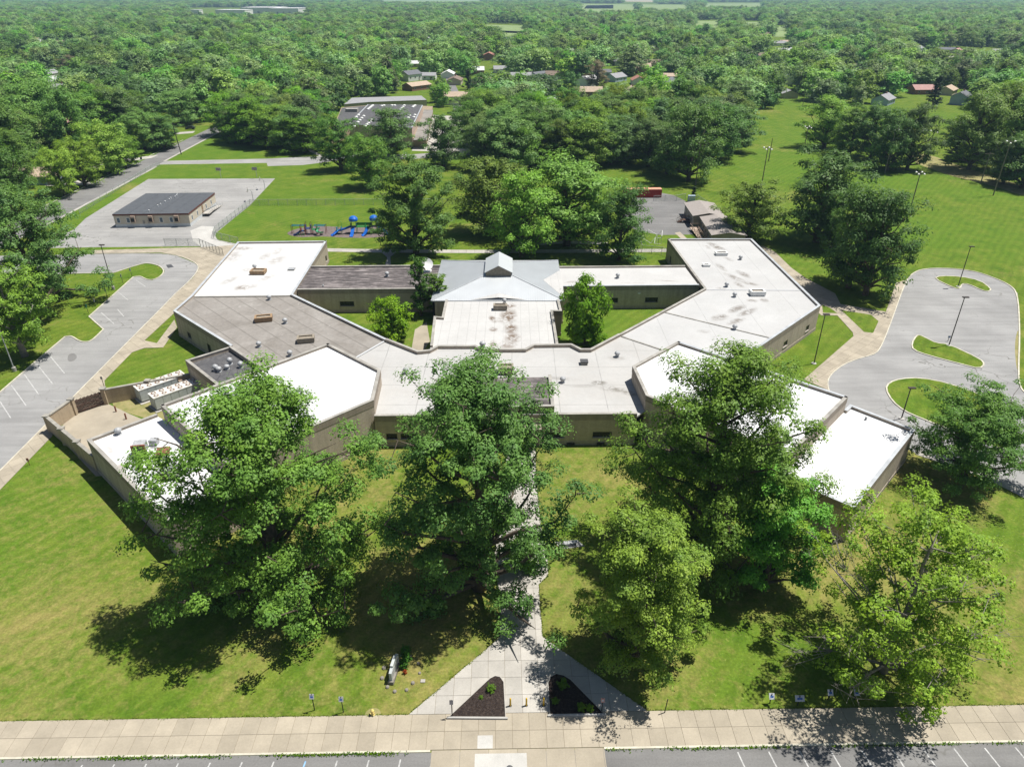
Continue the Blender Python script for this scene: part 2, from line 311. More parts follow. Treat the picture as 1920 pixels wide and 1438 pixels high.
# ------------------------------------------------------------------ mesh builder
class MB:
    def __init__(s): s.v = []; s.f = []
    def add(s, vs, fs):
        o = len(s.v); s.v += [tuple(q) for q in vs]; s.f += [tuple(i+o for i in q) for q in fs]; return s
    def box(s, x0, x1, y0, y1, z0, z1):
        return s.add([(x0,y0,z0),(x1,y0,z0),(x1,y1,z0),(x0,y1,z0),(x0,y0,z1),(x1,y0,z1),(x1,y1,z1),(x0,y1,z1)],
                     [(0,3,2,1),(4,5,6,7),(0,1,5,4),(1,2,6,5),(2,3,7,6),(3,0,4,7)])
    def bar(s, p0, p1, w, h):
        """box beam from p0 to p1, w across, h up"""
        a, b = Vector(p0), Vector(p1); d = (b-a).normalized()
        up = Vector((0, 0, 1)) if abs(d.z) < .95 else Vector((0, 1, 0))
        x = d.cross(up).normalized()*w/2; y = x.cross(d).normalized()*h/2
        vs = [a-x-y, a+x-y, a+x+y, a-x+y, b-x-y, b+x-y, b+x+y, b-x+y]
        return s.add(vs, [(0,1,2,3),(4,7,6,5),(0,4,5,1),(1,5,6,2),(2,6,7,3),(3,7,4,0)])
    def tube(s, pts, rad, n=8, caps=True):
        pts = [Vector(p) for p in pts]; rings = []; o = len(s.v)
        if isinstance(rad, (int, float)): rad = [rad]*len(pts)
        ref = None
        for i, p in enumerate(pts):
            d = (pts[min(i+1, len(pts)-1)]-pts[max(i-1, 0)]).normalized()
            if ref is None: ref = Vector((1, 0, 0)) if abs(d.x) < .8 else Vector((0, 1, 0))
            a = (ref-d*ref.dot(d)).normalized(); ref = a; b_ = d.cross(a)
            for k in range(n):
                t = 2*math.pi*k/n; s.v.append(tuple(p+(a*math.cos(t)+b_*math.sin(t))*rad[i]))
        m = len(pts)
        for i in range(m-1):
            for k in range(n):
                s.f.append((o+i*n+k, o+i*n+(k+1)%n, o+(i+1)*n+(k+1)%n, o+(i+1)*n+k))
        if caps:
            s.f.append(tuple(o+k for k in reversed(range(n)))); s.f.append(tuple(o+(m-1)*n+k for k in range(n)))
        return s
    def lathe(s, prof, n=14, c=(0, 0)):
        """profile of (r, z) turned about a vertical axis"""
        o = len(s.v)
        for r, z in prof:
            for k in range(n):
                t = 2*math.pi*k/n; s.v.append((c[0]+r*math.cos(t), c[1]+r*math.sin(t), z))
        for i in range(len(prof)-1):
            for k in range(n): s.f.append((o+i*n+k, o+i*n+(k+1)%n, o+(i+1)*n+(k+1)%n, o+(i+1)*n+k))
        s.f.append(tuple(o+k for k in reversed(range(n)))); s.f.append(tuple(o+(len(prof)-1)*n+k for k in range(n)))
        return s
    def sheet(s, pts, z):
        vs = [Vector((x, y, z)) for x, y in pts]; o = len(s.v); s.v += [tuple(q) for q in vs]
        for t in tessellate_polygon([vs]):
            a, b, c = (vs[i] for i in t)
            s.f.append(tuple(o+i for i in (t if (b-a).cross(c-a).z > 0 else reversed(t))))
        return s
    def prism(s, pts, z0, z1):
        if sum(a[0]*b[1]-b[0]*a[1] for a, b in zip(pts, pts[1:]+pts[:1])) < 0: pts = pts[::-1]
        s.sheet(pts, z1); n = len(pts); o = len(s.v)
        s.v += [(x, y, z0) for x, y in pts]+[(x, y, z1) for x, y in pts]
        for i in range(n): j = (i+1) % n; s.f.append((o+i, o+j, o+n+j, o+n+i))
        return s
    def mesh(s, name, mat=None, smooth=False):
        me = bpy.data.meshes.new(name); me.from_pydata(s.v, [], s.f)
        if mat: me.materials.append(MATS[mat])
        if smooth: me.polygons.foreach_set('use_smooth', [True]*len(me.polygons))
        me.update(); return me
    def build(s, name, mat, parent=None, smooth=False, **props):
        return link(name, s.mesh(name, mat, smooth), parent, **props)
def link(name, me, parent=None, **props):
    o = bpy.data.objects.new(name, me); COL.objects.link(o)
    if parent is not None: o.parent = parent
    for k, v in props.items(): o[k] = v
    return o
def thing(name, label, cat, loc=(0, 0, 0), rz=0, group=None):
    o = bpy.data.objects.new(name, None); COL.objects.link(o); o.location = loc; o.rotation_euler = (0, 0, rz)
    o.empty_display_size = .2
    o['label'] = label; o['category'] = cat
    if group: o['group'] = group
    return o
def copy_tree(o, parent=None, kids=None):
    c = o.copy(); COL.objects.link(c); c.parent = parent
    for ch in list(o.children): copy_tree(ch, c)
    return c
def tag(o, label, cat, group=None):
    o['label'] = label; o['category'] = cat
    if group: o['group'] = group
    return o
def structure(name, mb, mat, **k): return mb.build(name, mat, kind='structure', **k)

def clip_poly(sub, clip):
    out = list(sub)
    for i in range(len(clip)):
        a, b = clip[i], clip[(i+1) % len(clip)]; inp = out; out = []
        if not inp: break
        side = lambda p: (b[0]-a[0])*(p[1]-a[1])-(b[1]-a[1])*(p[0]-a[0])
        for j in range(len(inp)):
            p, q = inp[j-1], inp[j]; sp, sq = side(p), side(q)
            if (sp >= 0) != (sq >= 0):
                t = sp/(sp-sq); out.append((p[0]+(q[0]-p[0])*t, p[1]+(q[1]-p[1])*t))
            if sq >= 0: out.append(q)
    return out
def area(p): return .5*sum(a[0]*b[1]-b[0]*a[1] for a, b in zip(p, p[1:]+p[:1]))
def pave(name, poly, ang, sx, sy, z, mat, org=(0, 0), gap=.014, cell_test=None):
    """concrete walk cast as separate slabs: a joint bed plus one child per slab"""
    root = structure(name, MB().sheet(poly, z-.03), 'joint')
    if area(poly) < 0: poly = poly[::-1]
    ca, sa = math.cos(ang), math.sin(ang)
    loc = [((x-org[0])*ca+(y-org[1])*sa, -(x-org[0])*sa+(y-org[1])*ca) for x, y in poly]
    xs, ys = [p[0] for p in loc], [p[1] for p in loc]
    full = MB().prism([(gap, gap), (sx-gap, gap), (sx-gap, sy-gap), (gap, sy-gap)], z-.03, z).mesh('slab', mat)
    n = 0
    for i in range(math.floor(min(xs)/sx), math.ceil(max(xs)/sx)):
        for j in range(math.floor(min(ys)/sy), math.ceil(max(ys)/sy)):
            x0, y0 = i*sx, j*sy
            cell = [(x0+gap, y0+gap), (x0+sx-gap, y0+gap), (x0+sx-gap, y0+sy-gap), (x0+gap, y0+sy-gap)]
            c = clip_poly(loc, cell); ar = area(c) if len(c) > 2 else 0
            if ar < .06: continue
            if ar > .995*(sx-2*gap)*(sy-2*gap):
                o = link('slab', full, root)
            else:
                q = [(p[0]-x0, p[1]-y0) for p in c]; q2 = [q[0]]
                for p in q[1:]:
                    if math.hypot(p[0]-q2[-1][0], p[1]-q2[-1][1]) > 1e-3: q2.append(p)
                if len(q2) < 3: continue
                o = link('slab', MB().prism(q2, z-.03, z).mesh('slab', mat), root)
            o.location = (org[0]+x0*ca-y0*sa, org[1]+x0*sa+y0*ca, 0); o.rotation_euler = (0, 0, ang)
            n += 1
    return root
def kerb(name, pts, closed=False, w=.18, h=.13, mat='kerb'):
    mb = MB(); n = len(pts); P = [Vector((x, y, 0)) for x, y in pts]
    L, R_ = [], []
    for i in range(n):
        a = P[i-1] if (i or closed) else P[i]; b = P[(i+1) % n] if (i < n-1 or closed) else P[i]
        d = (b-a).normalized(); nn = Vector((-d.y, d.x, 0))*w/2
        L.append(P[i]+nn); R_.append(P[i]-nn)
    up = Vector((0, 0, h)); o = 0
    for i in range(n if closed else n-1):
        j = (i+1) % n
        mb.add([L[i], R_[i], R_[j], L[j], L[i]+up, R_[i]+up, R_[j]+up, L[j]+up], [(4,5,6,7),(0,4,7,3),(1,2,6,5)]+([(0,1,5,4)] if i == 0 and not closed else [])+([(2,3,7,6)] if i == n-2 and not closed else []))
    return structure(name, mb, mat)
def smooth_loop(pts, it=2):
    for _ in range(it):
        q = []
        for a, b in zip(pts, pts[1:]+pts[:1]):
            q += [(a[0]*.75+b[0]*.25, a[1]*.75+b[1]*.25), (a[0]*.25+b[0]*.75, a[1]*.25+b[1]*.75)]
        pts = q
    return pts
def smooth_line(pts, it=2):
    for _ in range(it):
        q = [pts[0]]
        for a, b in zip(pts, pts[1:]):
            q += [(a[0]*.75+b[0]*.25, a[1]*.75+b[1]*.25), (a[0]*.25+b[0]*.75, a[1]*.25+b[1]*.75)]
        pts = q+[pts[-1]]
    return pts

# ================================================================== THE SETTING
structure('ground', MB().sheet([(-9000, -300), (9000, -300), (9000, 9500), (-9000, 9500)], 0), 'lawn')
def sheet(name, px, z, mat, sm=0):
    pts = W(px); pts = smooth_loop(pts, sm) if sm else pts
    return structure(name, MB().sheet(pts, z), mat)
# street and its parking bays along the bottom, front walk
ROT = math.atan2(43.4-41.7, 94.0); cr, sr = math.cos(ROT), math.sin(ROT)
def FR(s, d):   # s metres along the front walk from the flag axis, d metres towards the street
    return (s*cr+d*sr, 42.54+s*sr-d*cr)
structure('street', MB().sheet([FR(-95, 3.72), FR(-95, 26), FR(95, 26), FR(95, 3.72)], .004), 'street_asphalt')
fw = pave('front_sidewalk', [FR(-72, 0), FR(-72, 3.5), FR(72, 3.5), FR(72, 0)][::-1], ROT, 1.52, 1.75, .06, 'tan_concrete', FR(0, 3.5))
kerb('street_kerb', [FR(-95, 3.6), FR(-7.2, 3.6)], w=.2, h=.075)
kerb('street_kerb', [FR(8.0, 3.6), FR(95, 3.6)], w=.2, h=.075)
pave('drive_apron', [FR(-7.1, 3.52), FR(-7.1, 12), FR(8, 12), FR(8, 3.52)][::-1], ROT, 2.5, 2.2, .012, 'tan_concrete', FR(-7.1, 12))
structure('concrete_patch', MB().sheet([FR(-3.3, 3.9), FR(-3.3, 8), FR(1.2, 8), FR(1.2, 3.9)], .018), 'white_concrete')
structure('concrete_patch', MB().sheet([FR(-3.1, 2.2), FR(-3.1, 3.45), FR(-1.75, 3.45), FR(-1.75, 2.2)], .065), 'white_concrete')
mc = MB().lathe([(.32, .019), (.32, .026), (.0, .027)], 14); o = structure('manhole_cover', mc, 'steel_dark'); o.location = (*FR(-.3, 5.3), 0)
def stripe(p0, p1, w=.11, z=.008, mat='line_paint'):
    a, b = Vector((*p0, 0)), Vector((*p1, 0)); d = (b-a).normalized(); n = Vector((-d.y, d.x, 0))*w/2
    return structure('parking_line', MB().add([(*(a-n).xy, z), (*(b-n).xy, z), (*(b+n).xy, z), (*(a+n).xy, z)], [(0, 1, 2, 3)]), mat)
for k in range(12): s = 19.6+k*2.72; stripe(FR(s, 4.15), FR(s+.75, 9.4), .13, .009)
for k in range(12): s = -36.9+k*2.72; stripe(FR(s, 4.3), FR(s-.55, 9.4), .13, .009, 'blue_paint' if k == 7 else 'line_paint')
# entrance walk: stem, fan and plaza
entry = W([(764,1350),(920,1210),(938,1193),(937,1120),(926,1062),(930,1010),(948,905),(950,842),(1004,842),(1006,905),(1014,985),(1026,1040),(1028,1078),(1010,1096),(1017,1193),(1040,1210),(1216,1339)])
entry[0] = FR(-9.45, -.03); entry[-1] = FR(12.5, -.03)
pave('entrance_walk', entry, ROT, 1.62, 1.95, .05, 'pale_concrete', FR(1.0, 0))
sheet('side_pad', [(1040,1016),(1082,1012),(1096,1024),(1052,1030)], .03, 'asphalt')
for nm, px in (('planting_bed', [(842,1345),(948,1346),(945,1280),(938,1270),(928,1268),(918,1273)]), ('planting_bed', [(1031,1341),(1132,1339),(1070,1275),(1057,1267),(1043,1264),(1032,1270),(1027,1283)])):
    pts = W(px); structure(nm, MB().prism(pts, .0, .14), 'mulch')
    kerb('bed_edging', pts, True, .10, .17, 'pale_concrete')
    a, b = pts[0], pts[1]
    mb = MB().bar((a[0]-.2, a[1]-.12, .12), (b[0]+.2, b[1]-.12, .12), .16, .24); structure('bed_edging', mb, 'white_concrete')
# ---- western car park
LOT = W([(-200,1085),(0,883),(131,751),(301,580),(330,550),(360,523),(369,510),(372,500),(365,494),(350,487),(328,479),(300,475),(173,477),(0,480),(-150,482),(-150,534),(60,518),(115,514),(213,512),(265,495),(275,494),(295,497),(306,503),(309,509),(300,520),(285,526),(273,524),(263,518),(250,520),(167,594),(194,618),(176,636),(165,641),(150,641),(134,630),(122,632),(67,678),(0,736),(-200,915)])
structure('car_park', MB().sheet(LOT, .008), 'asphalt')
kerb('car_park_kerb', W([(-150,534),(60,518),(115,514),(213,512)])+smooth_line(W([(213,512),(265,495),(280,494),(300,499),(309,509),(300,520),(285,526),(273,524),(263,518),(250,520)]))[1:]+W([(167,594),(194,618)])+smooth_line(W([(194,618),(176,636),(165,642),(150,641),(134,630),(122,632)]))[1:]+W([(67,678),(0,736),(-200,915)]), w=.22)
kerb('car_park_kerb', smooth_line(W([(173,477),(300,475),(340,481),(367,493),(374,503),(360,523),(330,550)]))+W([(301,580),(131,751),(0,883),(-200,1085)]), w=.16, h=.10)
LWALK = W([(173,476),(300,474),(328,478),(350,486),(365,493),(373,500),(370,510),(361,523),(331,550),(302,580),(132,751),(1,883),(-200,1086),(-200,1124),(0,919),(98,818),(103,788),(120,772),(140,777),(201,757),(196,714),(248,661),(271,653),(306,652),(332,614),(327,600),(294,644),(271,639),(324,590),(340,575),(440,478),(448,460),(375,464),(173,470)])
pave('west_sidewalk', LWALK, math.radians(47), 1.75, 1.75, .07, 'tan_concrete', G(131, 751))
for a, b in (((0,565),(65,665)),((70,465),(160,590)),((150,400),(237,522)),((225,335),(323,457)),((310,290),(395,392)),((620,20),(700,90)),((720,0),(760,45))):
    stripe(G(a[0]/3.27, 580+a[1]/3.27), G(b[0]/3.27, 580+b[1]/3.27), .16, .013)
for a, b in (((880,1225),(960,1290)),((1020,1140),(1090,1190))):
    stripe(G(a[0]/3.994, 240+a[1]/3.994), G(b[0]/3.994, 240+b[1]/3.994), .13, .013)
structure('drain_grate', MB().prism(W([(311,497),(321,496),(326,501),(315,503)]), .01, .02), 'steel_dark')
sheet('asphalt_patch', [(128,664),(140,662),(146,671),(134,679),(126,676)], .012, 'street_asphalt', 2)
# ---- eastern car park
LOTR = W([(1553,735),(1551,719),(1556,704),(1579,685),(1605,674),(1639,665),(1650,655),(1665,620),(1690,550),(1700,525),(1711,513),(1729,505),(1771,503),(1824,508),(1860,520),(1892,534),(1908,550),(1912,620),(1909,700),(1912,727),(1925,740),(2150,872),(2150,1010),(1920,921),(1850,888),(1718,850),(1590,790)])
structure('car_park', MB().sheet(LOTR, .008), 'asphalt')
kerb('car_park_kerb', smooth_line(W([(1690,550),(1700,525),(1711,513),(1729,505),(1771,503),(1824,508),(1860,520),(1892,534),(1908,550),(1912,620),(1909,700),(1912,727),(1925,740)]))+W([(2150,872)]), w=.24)
kerb('car_park_kerb', smooth_line(W([(1555,735),(1551,719),(1556,704),(1579,685),(1605,674),(1639,665),(1650,655),(1665,620),(1690,550)])), w=.16, h=.1)
ISL = [[(1718,630),(1709,645),(1712,657),(1740,667),(1808,685),(1836,692),(1846,684),(1838,674),(1778,646),(1755,644),(1737,635),(1725,629)],
       [(1751,523),(1763,518),(1800,519),(1838,527),(1858,542),(1855,547),(1843,546),(1815,533),(1803,533),(1800,542),(1789,541)],
       [(1660,730),(1667,718),(1688,711),(1725,709),(1778,719),(1850,745),(1905,790),(1900,845),(1860,838),(1722,783),(1695,771),(1673,753)]]
for px in ISL:
    pts = smooth_loop(W(px), 1); structure('kerbed_island', MB().prism(pts, .0, .12), 'lawn'); kerb('island_kerb', pts, True, .24, .14)
sheet('worn_verge', [(1902,640),(1911,610),(1912,700),(1905,690)], .012, 'bare_grass', 2)
RW = W([(1507,712),(1553,732),(1551,719),(1556,704),(1579,685),(1605,674),(1639,665),(1650,655),(1665,620),(1690,550),(1700,525),(1680,531),(1661,585),(1576,571),(1566,551),(1509,521),(1484,503),(1452,472),(1432,462),(1412,462),(1500,560),(1538,590),(1540,592),(1570,592),(1599,624),(1600,631)])
pave('east_sidewalk', RW, math.radians(43), 1.75, 1.75, .07, 'tan_concrete', G(1600, 631))
for px in ([(1577,582),(1633,591),(1647,603),(1637,625),(1620,623)], [(1541,572),(1556,578),(1570,588),(1543,587)]):
    structure('lawn_patch', MB().prism(W(px), .0, .085), 'lawn')
pave('east_street_walk', W([(1718,842),(1850,886),(1920,920),(2150,1008),(2150,1026),(1920,934),(1846,896),(1716,852)]), math.radians(-31), 1.75, 1.75, .07, 'pale_concrete', G(1850, 886))
# ---- playground hardstanding, western street and cross street
sheet('play_hardstanding', [(278,336),(516,335),(468,386),(405,437),(402,448),(440,459),(375,462),(170,464),(60,466),(140,430),(160,410)], .006, 'old_asphalt')
sheet('ramp_walk', [(357,433),(378,424),(402,425),(402,440),(408,450),(450,459),(378,464),(362,452)], .012, 'white_concrete')
ST = W([(-150,537),(118,405),(295,311),(368,271),(440,232),(412,232),(345,264),(233,318),(110,376),(-150,503)])
structure('side_street', MB().sheet(ST, .006), 'street_asphalt')
kerb('side_street_kerb', W([(-150,539),(118,407),(293,313)]), w=.9, h=.1, mat='pale_concrete')
kerb('side_street_kerb', W([(-150,501),(110,374),(232,316),(343,263)]), w=.3, h=.1, mat='pale_concrete')
kerb('side_street_kerb', W([(308,303),(370,270),(425,241)]), w=.9, h=.1, mat='pale_concrete')
for px in ([(190,303),(297,291),(283,297),(180,311)], [(90,340),(188,338),(172,347),(85,349)], [(170,312),(250,309),(240,314),(160,318)], [(290,252),(366,246),(362,250),(285,256)]): sheet('driveway', px, .01, 'pale_concrete')
sheet('cross_street', [(296,309),(310,302),(500,298),(607,293),(660,288),(770,290),(870,283),(990,284),(990,291),(868,291),(770,299),(660,297),(607,305),(567,310),(502,312),(500,306)], .009, 'old_asphalt')
sheet('service_yard', [(772,283),(800,215),(880,220),(960,280),(880,287)], .007, 'pale_concrete')
kerb('grove_path', smooth_line(W([(603,293),(575,280),(568,270),(574,262)])), w=1.6, h=.03, mat='pale_concrete')
sheet('far_street', [(834,140),(845,140),(868,190),(880,225),(852,225),(848,190)], .02, 'street_asphalt')
sheet('far_street', [(1713,103),(1880,108),(1880,111),(1713,107)], .02, 'pale_concrete')
# ---- eastern hardstanding
sheet('back_hardstanding', [(1195,352),(1240,362),(1262,366),(1285,377),(1290,400),(1300,440),(1240,441),(1200,434),(1165,420)], .006, 'street_asphalt')
sheet('sand_strip', [(1265,437),(1275,435),(1296,455),(1285,455)], .011, 'tan_concrete')
# ---- path behind the school
pave('rear_path', W([(612,466),(720,468),(900,469),(1100,468),(1250,467),(1250,473),(1100,474),(900,475),(720,474),(612,472)]), math.radians(.6), 2.0, 2.0, .03, 'pale_concrete', G(612, 469))
sheet('rear_path_spur', [(716,474),(742,474),(732,482),(733,498),(722,498),(726,483)], .025, 'pale_concrete')
sheet('grove_path_ring', [(995,457),(1060,452),(1140,455),(1140,459),(1060,457),(997,461)], .02, 'pale_concrete')
sheet('play_surface', [(532,438),(560,428),(590,424),(625,425),(655,428),(722,425),(735,436),(722,445),(660,447),(600,443),(560,446)], .012, 'play_mulch', 2)
# ---- court yards
sheet('court_path', [(778,618),(800,604),(806,640),(790,665),(770,665)], .012, 'tan_concrete')
sheet('yard_slab', [(104,812),(128,786),(142,776),(202,757),(245,777),(300,800),(330,880),(180,893)], .014, 'tan_concrete')
sheet('bare_yard', [(202,757),(235,735),(300,735),(345,770),(300,790),(245,777)], .010, 'bare_grass', 2)
for px in ([(1225,1275),(1280,1240),(1320,1270),(1340,1320),(1260,1330)], [(1020,1210),(1050,1215),(1150,1280),(1215,1330),(1180,1318),(1100,1270)], [(1840,1040),(1880,1050),(1890,1090),(1850,1110),(1870,1075)], [(1700,300),(1760,310),(1930,360),(1930,375),(1800,330)], [(60,880),(100,870),(90,905),(30,930),(10,925)]):
    pass
sheet('worn_track', [(1705,288),(1745,290),(1800,312),(1860,330),(1930,352),(1930,372),(1860,348),(1800,335),(1760,322),(1712,305)], .012, 'bare_grass', 2)
sheet('worn_ground', [(1040,1222),(1090,1252),(1160,1302),(1190,1325),(1180,1329),(1130,1298),(1060,1250)], .012, 'bare_grass', 2)
# far farmland
for px, m in (([(905,47),(990,49),(985,64),(900,60)], 'field_pale'), ([(935,58),(985,60),(985,74),(930,72)], 'field_pale'), ([(1085,8),(1190,9),(1195,27),(1090,28)], 'field_pale'), ([(1100,11),(1150,10),(1150,17),(1095,17)], 'field_tan'),
              ([(1200,9),(1290,10),(1290,24),(1200,22)], 'field_pale'), ([(715,-3),(900,-3),(900,8),(715,7)], 'field_pale'), ([(1305,40),(1350,40),(1350,58),(1305,58)], 'field_pale'), ([(1390,42),(1425,42),(1425,56),(1390,56)], 'field_pale'),
              ([(1450,50),(1480,50),(1480,70),(1450,70)], 'field_pale'), ([(1318,7),(1430,7),(1430,20),(1318,18)], 'field_pale'), ([(1705,92),(1885,94),(1885,122),(1705,122)], 'lawn'), ([(1170,-5),(1230,-4),(1230,5),(1170,4)], 'field_tan')):
    sheet('far_field', px, .25 if m != 'lawn' else .012, m)

# ================================================================== THE SCHOOL
school = thing('school_building', 'large flat-roofed tan school with angled wings and white roofs in the centre', 'school', (0, 0, 0))
Z0 = 5.2
ZIG = [(18.8,113.7),(13.2,107.7),(11.7,107.7),(10.2,109.6),(3.6,109.4),(2.2,107.7),(-4.9,107.7),(-6.2,109.0),(-12.7,109.0),(-13.9,107.3),(-15.7,106.9),(-21.7,111.7)]
A_, B_, C_, E_, G_ = (-30.2,105.4), (-20.1,96.1), (-19.6,86.9), (-35.0,71.4), (-49.1,85.5)
AR, BR, CR_, ER, GR = (27.5,106.2), (18.6,97.3), (19.2,88.2), (34.4,73.0), (47.9,87.8)
def deck(pts, z, mat): return MB().prism(list(pts), z-.25, z).build('roof_deck', mat, school)
ZD = Z0-.34
deck([(-66.1,166.4),(-44.9,167.2),(-43.7,132.6),(-63.7,132.0)], ZD, 'membrane_white')
deck([(-63.7,131.9),(-43.7,132.5),(-21.7,111.7),(-27.2,102.6),A_,(-37.2,98.3),(-47.9,109.0),(-64.0,124.2)], ZD-.05, 'membrane_old')
deck([(-53.5,103.8),(-47.9,109.0),(-37.2,98.3),(-42.5,92.6)], ZD-.35, 'membrane_black')
deck(ZIG[::-1][:1]+ZIG[::-1][1:]+[AR,BR,CR_,(17.9,86.8),(-19.6,86.2),C_,B_,(-27.2,102.6)], ZD-.02, 'membrane_grey_white')
deck([(18.8,113.7),(39.1,135.8),(38.0,168.9),(58.5,168.9),(59.3,126.8),(34.2,100.4),AR], ZD, 'membrane_right')
deck([(10.3,137.4),(38.7,138.2),(38.2,150.0),(10.3,149.4)], Z0-.42, 'membrane_corridor')
deck([(-43.8,135.6),(-15.8,136.1),(-15.8,150.3),(-44.3,149.6)], Z0-.42, 'membrane_dark')
deck([(-13.0,129.9),(9.2,129.9),(9.4,124.2),(7.7,124.2),(7.9,108.6),(-13.9,108.6),(-14.5,121.7),(-13.0,121.4)], ZD-.03, 'membrane_hall')
ZH = 7.4
deck([A_,G_,E_,C_,B_], ZH-.35, 'membrane_bright'); deck([AR,BR,CR_,ER,GR], ZH-.35, 'membrane_bright')
KL = [(-57.2,80.1),(-39.0,63.0),(-32.6,69.0),E_,G_,(-50.8,86.8)]
KR = [(49.4,89.4),GR,ER,(33.5,71.8),(40.0,65.7),(55.5,82.6)]
deck(KL, ZD, 'membrane_bright'); deck(KR, ZD, 'membrane_bright')
# seams between roof sheets
def strip(pts, z, w=.22, h=.09, mat='flashing_grey', name='roof_seam'):
    mb = MB()
    for a, b in zip(pts, pts[1:]): mb.bar((*a, z), (*b, z), w, h)
    return mb.build(name, mat, school)
strip([(-63.2,132.0),(-44.1,132.6)], ZD+.05, .35, .14, 'coping'); strip([(-22.2,111.4),(-27.2,102.9)], ZD+.05, .3, .16, 'flashing_grey')
strip([(39.6,135.8),(58.9,135.5)], ZD+.05); strip([(28.6,124.4),(45.6,112.6)], ZD+.05, .3, .12, 'coping'); strip([(19.3,113.5),(27.2,106.6)], ZD+.05, .32, .12, 'coping')

def off(pts, d):
    """offset an open run to its left by d"""
    n = len(pts); out = []
    for i in range(n):
        ns = []
        if i > 0: dx, dy = pts[i][0]-pts[i-1][0], pts[i][1]-pts[i-1][1]; l = math.hypot(dx, dy); ns.append((-dy/l, dx/l))
        if i < n-1: dx, dy = pts[i+1][0]-pts[i][0], pts[i+1][1]-pts[i][1]; l = math.hypot(dx, dy); ns.append((-dy/l, dx/l))
        if len(ns) == 2:
            k = 1+ns[0][0]*ns[1][0]+ns[0][1]*ns[1][1]; m = ((ns[0][0]+ns[1][0])/k, (ns[0][1]+ns[1][1])/k)
        else: m = ns[0]
        out.append((pts[i][0]+m[0]*d, pts[i][1]+m[1]*d))
    return out
WIN = []          # survey of window openings: (u, v, z-centre, width, height)
for q in ((1129,814,1.75,2.8,.95),(1040,815,1.75,2.8,.95),(770,815,1.75,2.8,.95),(735,816,1.75,1.6,.95),(651,569,1.9,2.9,1.05),(727,567,1.9,2.9,1.05),(1148,565,1.9,2.6,1.05),(1223,565,1.9,2.7,1.05),
          (1513,615,1.9,1.5,1.1),(1475,645,1.9,1.7,1.1),(355,629,1.7,1.5,1.2),(395,655,1.4,1.4,2.2),(653,798,2.6,2.6,1.2),(1236,790,2.6,2.6,1.2),(605,485,1.7,1.4,1.4),(1256,487,1.5,1.3,1.6),(246,934,2.4,2.,.7),(262,962,2.2,2.,.7),(1047,620,1.6,1.2,1.6)):
    x, y = G(q[0], q[1], q[2]); WIN.append((x, y, q[2], q[3], q[4]))
